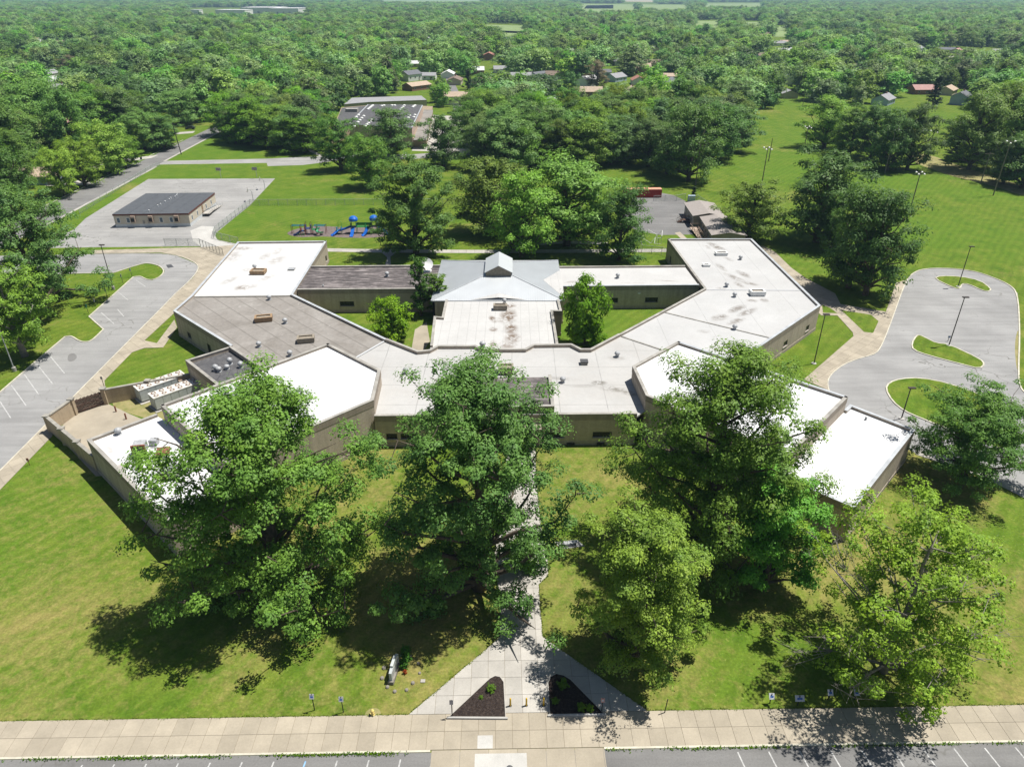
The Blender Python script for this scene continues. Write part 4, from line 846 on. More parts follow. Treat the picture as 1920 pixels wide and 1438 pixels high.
# shipping container
x, y, h = HZ(1240, 371, 352); t = thing('shipping_container', 'red shipping container with pale top on the back hardstanding', 'container', (x, y, 0))
MB().box(-12.2, 0, 0, 2.44, .12, 2.58).build('body', 'container_red', t); MB().box(-12.22, .02, -.02, 2.46, 2.582, 2.66).build('top', 'container_top', t)
for k in range(24): MB().box(-12.0+k*.5, -11.8+k*.5, -.05, .0, .25, 2.5).build('rib', 'container_red', t)
MB().box(.005, .05, .1, 1.2, .2, 2.5).build('door', 'container_red', t); MB().box(.005, .05, 1.25, 2.35, .2, 2.5).build('door', 'container_red', t)
x, y, h = HZ(1296, 378, 369); t = thing('utility_cabinet', 'blue-grey utility cabinet under a small conifer beside the trailer', 'cabinet', (x, y, 0))
MB().box(-1.1, 1.1, -.5, .5, 0, 1.9).build('body', 'wall_blue', t)
for k in range(4): MB().box(-.95+k*.5, -.6+k*.5, -.54, -.505, 1.1, 1.5).build('louvre', 'white_paint', t)

# houses glimpsed among the trees
HOUSES = [(85,66,'tan','white'),(62,73,'brown','blue'),(52,118,'tan','white'),(130,120,'tan','tan'),(92,139,'grey','white'),(108,166,'grey','tan'),(103,226,'pink','tan'),(73,318,'tan','blue'),(223,76,'white','white'),(390,60,'tan','tan'),(537,68,'grey','white'),
 (715,104,'red','brick'),(803,72,'white','white'),(917,104,'red','brick'),(903,148,'brown','tan'),(770,140,'slate','white'),(798,138,'grey','white'),(781,156,'tan','brick'),(862,181,'tan','white'),(942,126,'grey','white'),(980,138,'grey','white'),(1010,137,'slate','white'),(1102,150,'white','white'),(1108,167,'tan','brick'),(1032,186,'white','white'),
 (1161,113,'grey','white'),(1223,119,'brown','tan'),(1203,127,'tan','brick'),(1155,141,'grey','blue'),(1197,146,'red','white'),(1187,166,'tan','white'),(1305,90,'tan','brick'),(1405,97,'grey','white'),(1428,66,'brown','tan'),(1461,79,'grey','white'),(1486,96,'white','white'),
 (1722,88,'grey','white'),(1775,91,'slate','white'),(1795,92,'pink','tan'),(1875,94,'grey','white'),(1732,163,'pink','brick'),(1803,181,'slate','blue'),(1658,181,'grey','blue'),(1776,121,'brown','tan'),(1476,169,'grey','tan'),(1778,164,'tan','tan'),(1905,112,'grey','white'),(1145,55,'white','white')]
_rh = random.Random(21)
for _k in range(34):
    HOUSES.append((round(_rh.choice((_rh.uniform(5, 600), _rh.uniform(760, 1290), _rh.uniform(1180, 1620)))), round(_rh.uniform(38, 150)), _rh.choice(('grey','white','tan','slate','brown','white')), _rh.choice(('white','white','tan','brick','blue'))))
ORD = ['first','second','third','fourth','fifth','sixth','seventh','eighth','ninth','tenth','eleventh','twelfth','thirteenth','fourteenth','fifteenth']
HXY = []; cnt = {}
rnd = random.Random(5)
for u, v, rc, wc in sorted(HOUSES):
    x, y = G(u, v, 4.2); HXY.append((x, y))
    k = (rc, wc); i = cnt.get(k, 0); cnt[k] = i+1
    gable('house', f'{wc} house with {rc} gabled roof among far trees, {ORD[i]} of its colours from the left', 'house', x, y, rnd.uniform(13, 18), rnd.uniform(8.5, 10.5), math.radians(rnd.choice((2, 5, 88, 50, -3))), rnd.choice((2.9, 3.0, 4.6)), rnd.uniform(1.7, 2.5), 'wall_'+wc, 'roof_'+rc, 3, 'houses among the far trees', rnd.random() < .4)
fac = thing('factory', 'long low white factory on the horizon at the upper left', 'factory')
for (u0, u1, v, d, h) in ((405,460,30,70,13),(452,520,26,120,15),(505,560,27,100,14),(540,576,24,90,11),(358,374,27,30,10)):
    (xa, ya), (xb, yb) = G(u0, v), G(u1, v); MB().box(xa, xb, ya, ya+d, 0, h).build('hall', 'wall_white', fac); MB().box(xa-.5, xb+.5, ya-.5, ya+d+.5, h+.01, h+1.2).build('roof', 'roof_white', fac)
    for k in range(5): MB().box(xa+(xb-xa)*(k+.3)/5, xa+(xb-xa)*(k+.6)/5, ya-.3, ya-.02, 1, 6).build('loading_door', 'roof_grey', fac)
for i, (u0, u1, v) in enumerate(((100,117,17),(183,206,10),(200,228,36),(1758,1780,34),(1600,1612,26))):
    (xa, ya), (xb, yb) = G(u0, v), G(u1, v); t = thing('barn', ('white sheds at the far upper left edge','pale silo shed near the horizon at upper left','white warehouse roof in the far left woods','white farm shed in the far right woods','tiny white shed on the far right skyline')[i], 'shed', (0, 0, 0))
    MB().box(xa, xb, ya, ya+25, 0, 7).build('wall', 'wall_white', t); MB().add([(xa,ya-1,7.02),(xb,ya-1,7.02),(xb,ya+26,7.02),(xa,ya+26,7.02),(xa,ya+12,11),(xb,ya+12,11)], [(0,1,5,4),(2,3,4,5),(0,4,3),(1,2,5)]).build('roof', 'roof_white', t)

# ================================================================== FENCES, POLES, SIGNS, FURNITURE
def fence(label, pts, h=1.8, sp=3.0, post='galvanised', mesh=True, name='chain_link_fence'):
    t = thing(name, label, 'fence', (*pts[0], 0))
    o0 = Vector(pts[0]); pm = MB().tube([(0,0,0),(0,0,h+.08)], .055, 6).mesh('post', post)
    for a, b in zip(pts, pts[1:]):
        a, b = Vector(a)-o0, Vector(b)-o0; L = (b-a).length; n = max(1, round(L/sp)); d = (b-a)/L
        MB().tube([(*a, h), (*b, h)], .04, 6).build('top_rail', post, t)
        if not mesh: MB().tube([(*a, h*.5), (*b, h*.5)], .03, 6).build('mid_rail', post, t)
        pn = MB().add([(0,0,.03),(L/n,0,.03),(L/n,0,h),(0,0,h)], [(0,1,2,3)]).mesh('mesh_panel', 'chain_link')
        for k in range(n):
            p = a+d*L*k/n; o = link('post', pm, t); o.location = (*p, 0)
            o = link('mesh_panel', pn, t); o.location = (*p, 0); o.rotation_euler = (0, 0, math.atan2(d.y, d.x))
        if b == Vector(pts[-1])-o0: o = link('post', pm, t); o.location = (*b, 0)
    return t
fence('chain-link fence running across the lawn behind the playground', [G(469,386), G(700,385), G(885,384)], 1.9)
fence('chain-link fence along the edge of the hardstanding', [G(469,386), G(404,437), G(401,447)], 1.9)
fence('short chain-link fence from the hardstanding corner to the school wing', [G(401,447), G(448,459)], 1.9)
fence('low chain-link fence between the hardstanding and the turning loop', [G(310,461), G(376,461)], 1.9)
fence('dark railing descending from the hardstanding to the school corner', [G(376,462), G(419,480)], 1.9, 1.6, 'steel_dark')
fence('long chain-link fence beside the western street', [G(150,402), G(283,318), G(300,312)], 1.5, 5)
fence('chain-link fence in the grass beside the right school wing', [G(1190,430), G(1203,474), G(1240,478), G(1252,482)], 2.0)
fence('chain-link fence across the end of the back hardstanding', [G(1225,378), G(1268,377), G(1285,374)], 1.8)
fence('chain-link fence running back behind the trailers', [G(1306,376), G(1330,392), G(1350,402)], 1.8)
def hoop(u, v, rz, label):
    x, y = G(u, v); t = thing('basketball_hoop', label, 'hoop', (x, y, 0), rz, 'basketball hoops on the hardstanding')
    MB().tube([(0,0,0),(0,0,2.9),(0,-.35,3.4),(0,-1.1,3.6)], .08, 8).build('post', 'galvanised', t); MB().box(-.9, .9, -1.2, -1.12, 2.95, 4.0).build('backboard', 'coping', t)
    r = MB(); r.tube([(.23*math.cos(k*.524), -1.45+.23*math.sin(k*.524), 3.05) for k in range(13)], .02, 5).build('rim', 'rust_red', t)
hoop(415, 335, 0, 'basketball hoop leftmost on the far edge of hardstanding'); hoop(482, 334, 0, 'basketball hoop rightmost on the far edge of hardstanding')
hoop(497, 355, math.radians(-75), 'basketball hoop on curved post, farther along the right edge'); hoop(475, 377, math.radians(-75), 'basketball hoop on curved post at the fence corner')
def utility(u, v, vt, label, arms=1, heads=4):
    x, y, h = HZ(u, v, vt); t = thing('utility_pole', label, 'pole', (x, y, 0), 0, 'wooden poles around the playing field')
    MB().tube([(0,0,0),(.02*h/10,0,h*.5),(.06,0,h)], [.19,.16,.12], 8).build('pole', 'pole_wood', t)
    for a in range(arms): MB().bar((-1.5, .05, h-.5-a*1.0), (1.5, .05, h-.5-a*1.0), .12, .14).build('crossarm', 'pole_wood', t)
    for k in range(heads):
        xx = -1.3+2.6*k/max(1, heads-1); o = MB().lathe([(.12,.3),(.3,.0),(.34,-.16),(.3,-.2)], 10).build('floodlight', 'white_paint', t); o.location = (xx, -.15, h-.35-(.6 if k % 2 else 0)); o.rotation_euler = (math.radians(-40), 0, 0)
UT = [(1304,347,260,'wooden floodlight pole in front of the oak beside the trailers',0,2),(1427,353,275,'wooden floodlight pole standing in open grass behind the small tree',1,4),(1441,303,260,'slim wooden pole just behind the floodlight pole in open grass',0,0),(1506,287,236,'wooden floodlight pole left of the middle tree group',1,4),(1659,325,239,'tall wooden floodlight pole in the middle tree group',1,4),(1735,307,244,'leaning wooden pole between the tree groups at right',1,2),(1709,385,321,'wooden floodlight pole nearest the east car park',1,4),(1838,346,286,'wooden pole with crossarm by the far right trees',1,0),(1862,367,263,'tall wooden pole nearest the right edge of the field',1,3),(1504,204,174,'far wooden pole at the tree line',1,0)]
for q in UT: utility(*q)
x, y, h = HZ(340, 290, 230); t = thing('utility_pole', 'dark wooden street pole leaning over the western street', 'pole', (x, y, 0)); MB().tube([(0,0,0),(-.9,0,h)], [.2,.13], 8).build('pole', 'pole_brown', t); MB().bar((-1.9,.1,h-.6), (.2,.1,h-.6), .12, .14).build('crossarm', 'pole_brown', t)
def lamp(u, v, vt, label, mat='pole_brown', arm=0, mound=True):
    x, y, h = HZ(u, v, vt); t = thing('light_pole', label, 'light pole', (x, y, 0), 0, 'car park light poles')
    MB().lathe([(.42,0),(.42,.12),(.3,.16)] if mound else [(.33,0),(.33,.75),(.28,.8)], 14).build('footing', 'white_concrete' if mound else 'coping', t)
    MB().tube([(0,0,.1),(0,0,h)], [.1,.075], 8).build('pole', mat, t)
    MB().box(-.35, .75, -.22, .22, h-.02, h+.14).build('lamp_head', mat, t)
lamp(1526,682,590,'brown light pole on the grass beside the right wing'); lamp(1779,648,558,'brown light pole on the teardrop island'); lamp(1796,538,463,'brown light pole on the far island of the east car park')
lamp(213,543,460,'brown light pole beside the western turning loop', mound=False); lamp(28,696,600,'grey light pole by the pale tree trunk at left edge', 'galvanised', mound=False); lamp(1690,785,728,'short brown light pole on the big kerbed island')
def sign(u, v, vt, label, face='sign_white', mark='sign_blue', w=.34, hh=.46, tilt=0, rz=0, post='black'):
    x, y, h = HZ(u, v, vt); h = min(2.5, max(1.2, h)); t = thing('sign_post', label, 'sign', (x, y, 0), rz, 'small signs on posts')
    MB().box(-.035, .035, -.03, .03, 0, h).build('post', post, t); o = MB().box(-w/2, w/2, -.02, .02, -hh/2, hh/2).build('sign_face', face, t); o.location = (0, -.06, h-hh/2); o.rotation_euler = (math.radians(-tilt), 0, 0)
    if mark: MB().box(-w*.28, w*.28, -.028, -.021, -hh*.22, hh*.12).build('sign_mark', mark, o)
for q in ((590,1331,1301,'white parking sign, left of the pair on the front lawn'),(644,1335,1306,'white parking sign, right of the pair on the front lawn')): sign(*q, w=.42, hh=.5, tilt=20)
sign(848,1344,1312,'small dark sign at the corner of the left mulch bed', 'sign_grey', None, tilt=15); sign(1128,1334,1308,'small pink-grey sign at the corner of the right mulch bed', 'roof_pink', 'sign_white', tilt=15)
for i, (u, v) in enumerate(((1443,1318),(1495,1322),(1552,1311),(1601,1311))): sign(u, v, v-18, ('white sign on the right lawn, leftmost of four under the shade','wide white sign on the right lawn, second of four','white sign on the right lawn, third of four','white sign on the right lawn, rightmost of four')[i], w=.85 if i == 1 else .5, hh=.55, tilt=40)
x, y, h = HZ(1246, 1336, 1304); tag(MB().bar((0,0,0),(.1,0,1.9),.07,.07).build('marker_post', 'black'), 'bare black marker post at the lawn edge right of the walk', 'post').location = (x, y, 0)
for i, (u, v, vt, f) in enumerate(((248,520,503,'sign_white'),(231,532,514,'sign_white'),(201,556,541,'sign_white'),(180,575,560,'sign_white'),(166,588,571,'sign_green'))):
    sign(u, v, vt, ('white parking sign beside the loop, farthest of the row','white parking sign beside the loop, second in the row','white parking sign near the light pole base','white parking sign by the stalls, fourth in the row','green parking sign by the stalls, nearest of the row')[i], f, 'sign_blue', w=.6, hh=.7, rz=math.radians(-40), tilt=10)
sign(196, 727, 706, 'dark sign on thin post beside the wooden gate', 'sign_grey', None, post='pole_brown'); sign(56, 872, 865, 'short rusty sign stub at the western walk edge', 'rust_red', None, post='rust_red'); sign(1777, 640, 630, 'small white sign beside the island light pole', 'sign_white', 'sign_blue', w=.5)
for i, u in enumerate((957.5, 989.5, 1024)):
    x, y = G(u, 1340-(.8 if i else 0)); x, y = FR((u-982)*.0465+1.0, -.75)
    t = thing('bollard', ('yellow bollard beside the left mulch bed','yellow bollard in the middle of the walk','yellow bollard beside the right mulch bed')[i], 'bollard', (x, y, 0), 0, 'yellow bollards across the entrance walk'); MB().lathe([(.085,0),(.085,1.02),(.06,1.09),(.01,1.12)], 12).build('post', 'yellow_paint', t, True); MB().lathe([(.15,.05),(.15,.075),(.1,.08)], 12).build('foot_plate', 'steel_dark', t)
x, y = G(699, 1340); t = thing('fire_hydrant', 'pale yellow fire hydrant on the front lawn', 'hydrant', (x, y, 0)); MB().lathe([(.2,0),(.2,.06),(.13,.08),(.13,.55),(.17,.56),(.17,.62),(.12,.68),(.05,.8),(.02,.82)], 12).build('barrel', 'hydrant_yellow', t, True)
for a in range(3): d = Vector((math.cos(a*math.pi/2+2.4), math.sin(a*math.pi/2+2.4), 0)); MB().tube([d*.1+Vector((0,0,.42)), d*.25+Vector((0,0,.42))], .08, 8).build('nozzle', 'hydrant_yellow', t)
structure('worn_ring', MB().lathe([(.75,.01),(.6,.016),(.05,.017)], 14), 'bare_grass').location = (x, y, 0)
# school monument sign, seen nearly edge on
x, y = G(740, 1262); t = thing('monument_sign', 'white stepped school sign on a stone base on the front lawn', 'sign', (x, y, 0), math.radians(82))
MB().box(-1.7, 1.7, -.35, .35, 0, .45).build('base', 'stone', t)
MB().add([(-1.5,-.17,.45),(1.5,-.17,.45),(1.5,-.17,1.55),(.8,-.17,1.75),(.8,-.17,2.0),(-.8,-.17,2.0),(-.8,-.17,1.75),(-1.5,-.17,1.55)]+[(a_, .17, c_) for a_, c_ in ((-1.5,.45),(1.5,.45),(1.5,1.55),(.8,1.75),(.8,2.0),(-.8,2.0),(-.8,1.75),(-1.5,1.55))], [(7,6,5,4,3,2,1,0),(8,9,10,11,12,13,14,15)]+[(i,(i+1)%8,8+(i+1)%8,8+i) for i in range(8)]).build('board', 'chiller_grey', t)
MB().box(-1.3, 1.3, -.185, -.172, .6, 1.45).build('panel', 'galvanised', t)
t.scale = (.78, .8, .9)
rs = random.Random(3)
for k in range(11):
    a = k/11*2*math.pi; r = .14+rs.random()*.1; o = MB().lathe([(r*.8,-.02),(r,r*.4),(r*.7,r*.9),(.02,r)], 7).build('rock', 'stone'); o.location = (x+.6+1.9*math.cos(a)*rs.uniform(.8,1.1), y+2.1*math.sin(a), 0); tag(o, 'small border stone ringing the school sign bed', 'stone', 'border stones round the school sign')
tag(MB().box(-.22,.22,-.18,.18,0,.1).build('valve_cover', 'pale_concrete'), 'small square concrete cover in the grass by the walk', 'cover').location = (*G(793,1277), 0)
x, y = G(1015, 1061); t = thing('litter_bin', 'round dark litter bin on the entrance plaza', 'bin', (x, y, .05)); MB().lathe([(.3,0),(.34,.85),(.36,.86),(.36,.92)], 14).build('drum', 'metal_blue', t); MB().lathe([(.33,.93),(.2,1.02),(.05,1.05)], 14).build('lid', 'steel_dark', t)
def bench(u, v, rz, label):
    x, y = G(u, v); t = thing('bench', label, 'bench', (x, y, 0), rz)
    for k in range(3): MB().box(-.9, .9, -.25+k*.17, -.11+k*.17, .42, .47).build('slat', 'galvanised', t)
    for s in (-.7, .7): MB().box(s-.04, s+.04, -.22, .22, 0, .42).build('leg', 'steel_dark', t)
bench(1068, 1022, .2, 'low grey bench on the side pad beside the entrance walk'); 
# football goals
def goal(u, v, rz, label):
    x, y = G(u, v); t = thing('football_goal', label, 'goal', (x, y, 0), rz, 'white football goals behind the school')
    for s in (-2.6, 2.6): MB().tube([(s,0,0),(s,0,2.1)], .06, 6).build('upright', 'white_paint', t); MB().tube([(s,0,2.1),(s,1.7,0),(s,0,0)], .05, 6).build('side_frame', 'white_paint', t)
    MB().tube([(-2.6,0,2.1),(2.6,0,2.1)], .06, 6).build('crossbar', 'white_paint', t); MB().tube([(-2.6,1.7,.05),(2.6,1.7,.05)], .05, 6).build('ground_bar', 'white_paint', t)
goal(1222, 450, math.radians(108), 'white football goal, left of the pair, behind the right wing'); goal(1240, 452, math.radians(-72+150), 'white football goal, right of the pair, behind the right wing')
# ---- play structures
def slide(t, p0, p1, w, mat, curve=.0):
    a, b = Vector(p0), Vector(p1); d = (b-a); pts = [a, a+d*.12+Vector((0,0,.02)), a+d*.5+Vector((0,0,-d.z*-.02)), a+d*.85, b+Vector((0,0,.0)), b+Vector((d.x,d.y,0)).normalized()*.6]
    pts[3].z = b.z+.12; mb = MB()
    side = Vector((-d.y, d.x, 0)).normalized()*w/2
    for p, q in zip(pts, pts[1:]):
        for (s0, z0, s1, z1) in ((-1,.32,-.75,0),(-.75,0,.75,0),(.75,0,1,.32)):
            A, B = p+side*s0+Vector((0,0,z0)), p+side*s1+Vector((0,0,z1)); C, D = q+side*s1+Vector((0,0,z1)), q+side*s0+Vector((0,0,z0))
            mb.add([A,B,C,D], [(0,1,2,3)])
            dn = Vector((0,0,-.07)); mb.add([A+dn,B+dn,C+dn,D+dn], [(3,2,1,0)])
    return mb.build('slide', mat, t, True)
def deckpost(t, x, y, zd, zt, mat, dk='play_navy', s=.75, deckmat='play_navy'):
    for sx in (-s, s):
        for sy in (-s, s): MB().tube([(x+sx,y+sy,0),(x+sx,y+sy,zt)], .07, 6).build('post', mat, t)
    MB().box(x-s, x+s, y-s, y+s, zd-.08, zd).build('platform', deckmat, t)
    for sx in (-s, s): MB().box(x+sx-.03, x+sx+.03, y-s+.1, y+s-.1, zd+.15, zd+.95).build('guard_panel', dk, t)
px, py = G(674, 440); t = thing('play_structure', 'blue and green play structure with two domed towers and slides', 'play structure', (px, py, 0))
def dome(t, x, y, z):
    MB().lathe([(1.15,z),(1.25,z+.25),(1.15,z+.7),(.8,z+1.1),(.35,z+1.3),(.03,z+1.35)], 16, (x, y)).build('dome_roof', 'play_blue', t)
deckpost(t, -1.6, 1.5, 1.8, 3.4, 'play_green', 'play_navy'); dome(t, -1.6, 1.5, 3.4); deckpost(t, 4.0, 1.6, 1.9, 3.6, 'play_green', 'play_navy'); dome(t, 4.0, 1.6, 3.6)
deckpost(t, -5.6, .9, .9, 1.9, 'play_green', 'play_teal', .6, 'play_teal'); slide(t, (-2.3,1.2,1.8), (-5.0,.3,1.0), .9, 'play_blue'); slide(t, (-5.8,.4,.95), (-6.8,-1.1,.15), .85, 'play_blue'); slide(t, (-1.6,.7,1.8), (-1.7,-1.8,.15), .95, 'play_blue'); slide(t, (2.4,.6,1.6), (1.5,-1.2,.15), .95, 'play_blue'); slide(t, (4.8,1.3,1.9), (8.0,-.2,.15), .95, 'play_blue')
MB().box(-.8, 3.2, 1.0, 2.1, 1.75, 1.85).build('bridge', 'play_green', t); MB().box(-.8, 3.2, 2.05, 2.12, 2.0, 2.75).build('bridge_rail', 'play_green', t); MB().box(-.8, 3.2, .98, 1.04, 2.3, 2.4).build('bridge_rail', 'play_green', t)
deckpost(t, 2.2, 1.2, 1.6, 2.5, 'play_green', 'play_green', .6)
MB().tube([(-5.9,1.5,0),(-5.9,1.5,3.0)], .05, 6).tube([(-5.0,1.5,0),(-5.0,1.5,3.0)], .05, 6).tube([(-5.9,1.5,3.0),(-5.45,1.5,3.5),(-5.0,1.5,3.0)], .05, 6).build('arch', 'play_lime', t)
MB().tube([(5.2+.4*math.cos(k*.7),1.9+.4*math.sin(k*.7),.1+k*.22) for k in range(15)], .05, 6).build('coil_climber', 'play_teal', t)
px, py = G(580, 440); t = thing('play_structure', 'red and green climbing frame with spiral slide at the left', 'play structure', (px, py, 0))
deckpost(t, -.2, .6, 1.6, 3.3, 'play_red', 'play_navy', .7); deckpost(t, 1.5, .4, 1.4, 2.6, 'play_red', 'play_green', .65, 'play_green'); deckpost(t, -1.6, .2, 1.0, 2.7, 'play_red', 'play_red', .6, 'play_navy')
for sx in (-4.9, 4.4):
    for sy in (.0, 1.2): MB().tube([(sx,sy+.6,0),(sx,sy+.6,2.5)], .07, 6).build('post', 'play_red', t)
MB().box(-4.9, -1.0, .6, .75, 2.1, 2.25).box(-4.9, -1.0, 1.7, 1.85, 2.1, 2.25).build('monkey_bars', 'play_teal', t); MB().box(1.2, 4.4, .6, .75, 2.1, 2.25).box(1.2, 4.4, 1.7, 1.85, 2.1, 2.25).build('monkey_bars', 'play_teal', t)
for k in range(7): MB().tube([(-4.6+k*.55,.68,2.17),(-4.6+k*.55,1.78,2.17)], .03, 5).build('rung', 'play_teal', t); MB().tube([(1.5+k*.45,.68,2.17),(1.5+k*.45,1.78,2.17)], .03, 5).build('rung', 'play_teal', t)
sp = MB(); pr = None
for k in range(15):
    a = k*.45; c = Vector((2.9+.75*math.cos(a+1.6), -.2+.75*math.sin(a+1.6), 1.5-k*.095)); rr = Vector((math.cos(a+1.6), math.sin(a+1.6), 0))*.38
    cur = [c-rr+Vector((0,0,.25)), c-rr*.8, c+rr*.8, c+rr+Vector((0,0,.3))]
    if pr:
        for i in range(3): sp.add([pr[i], pr[i+1], cur[i+1], cur[i]], [(0,1,2,3)])
    pr = cur
sp.build('spiral_slide', 'slide_green', t, True); slide(t, (-2.0,.0,1.0), (-3.4,-.9,.12), .8, 'play_navy')
for k in range(4): MB().tube([(-2.8+k*.6,-1.6,0),(-2.8+k*.6,-1.6,.8+.2*(k%2))], .05, 6).build('balance_post', 'play_lime', t)
# ---- cars
def car(u, v, rz, paint, label):
    x, y = G(u, v); t = thing('parked_car', label, 'car', (x, y, 0), rz, 'cars in the driveways')
    prof = [(-2.2,.35),(-2.25,.8),(-1.9,1.0),(-1.3,1.05),(-.7,1.6),(1.2,1.62),(1.9,1.1),(2.2,1.0),(2.25,.4)]
    n = len(prof); v_ = [(a_, -.88, b_) for a_, b_ in prof]+[(a_, .88, b_) for a_, b_ in prof]
    MB().add(v_, [tuple(range(n)), tuple(reversed(range(n, 2*n)))]+[(i+n, (i+1) % n+n, (i+1) % n, i) for i in range(n)]).build('body', paint, t)
    MB().box(-.85, 1.35, -.9, .9, 1.1, 1.48).build('side_window', 'glass_dark', t); MB().add([(-1.25,-.75,1.1),(-1.25,.75,1.1),(-.75,.7,1.58),(-.75,-.7,1.58)], [(0,3,2,1)]).build('windscreen', 'glass_dark', t)
    for sx in (-1.4, 1.4):
        for sy in (-.9, .9): o = MB().tube([(0,-.1,0),(0,.1,0)], .34, 12).build('wheel', 'rubber', t); o.location = (sx, sy, .34)
car(246, 286, .1, 'car_white', 'white car parked in a driveway across the western street'); car(357, 243, .1, 'car_dark', 'dark car parked at the far end of the western street'); car(86, 341, .1, 'car_silver', 'silver car parked in front of the pale house at left'); car(206, 294, .2, 'car_dark', 'dark car half hidden by the street tree')
for i, (u, v) in enumerate(((265, 300), (191, 333), (220, 316), (150, 334))):
    x, y = G(u, v); t = thing('wheelie_bin', ('dark wheelie bin at the driveway mouth','dark wheelie bin farther down the kerb','dark bin under the street tree','dark bin beside the lowest driveway')[i], 'bin', (x, y, 0)); MB().add([(-.25,-.3,0),(.25,-.3,0),(.25,.3,0),(-.25,.3,0),(-.32,-.37,1.),(.32,-.37,1.),(.32,.37,1.),(-.32,.37,1.)], [(0,3,2,1),(4,5,6,7),(0,1,5,4),(1,2,6,5),(2,3,7,6),(3,0,4,7)]).build('body', 'steel_dark', t); MB().box(-.35, .35, -.4, .4, 1.002, 1.06).build('lid', 'steel_dark', t)

# ================================================================== TREES
def quads_mesh(name, V, mat):
    """V: (n, 4, 3) leaf corners"""
    n = V.shape[0]; me = bpy.data.meshes.new(name)
    me.vertices.add(n*4); me.vertices.foreach_set('co', V.reshape(-1).astype(np.float32))
    me.loops.add(n*4); me.loops.foreach_set('vertex_index', np.arange(n*4, dtype=np.int32))
    me.polygons.add(n); me.polygons.foreach_set('loop_start', np.arange(0, n*4, 4, dtype=np.int32)); me.polygons.foreach_set('loop_total', np.full(n, 4, dtype=np.int32))
    me.materials.append(MATS[mat]); me.update(calc_edges=True); return me
def unit(a): return a/np.maximum(1e-6, np.linalg.norm(a, axis=-1, keepdims=True))
def leaf_quads(r, C, N, ls, asp=.62):
    n = len(C); N = unit(N); t = unit(np.cross(N, r.normal(size=(n, 3)))); b = np.cross(N, t)
    L = (ls*r.uniform(.6, 1.35, n))[:, None]; Wd = L*asp
    fold = N*L*.10
    return np.stack([C-t*L*.5, C+b*Wd*.5-fold, C+t*L*.55, C-b*Wd*.5-fold], 1)
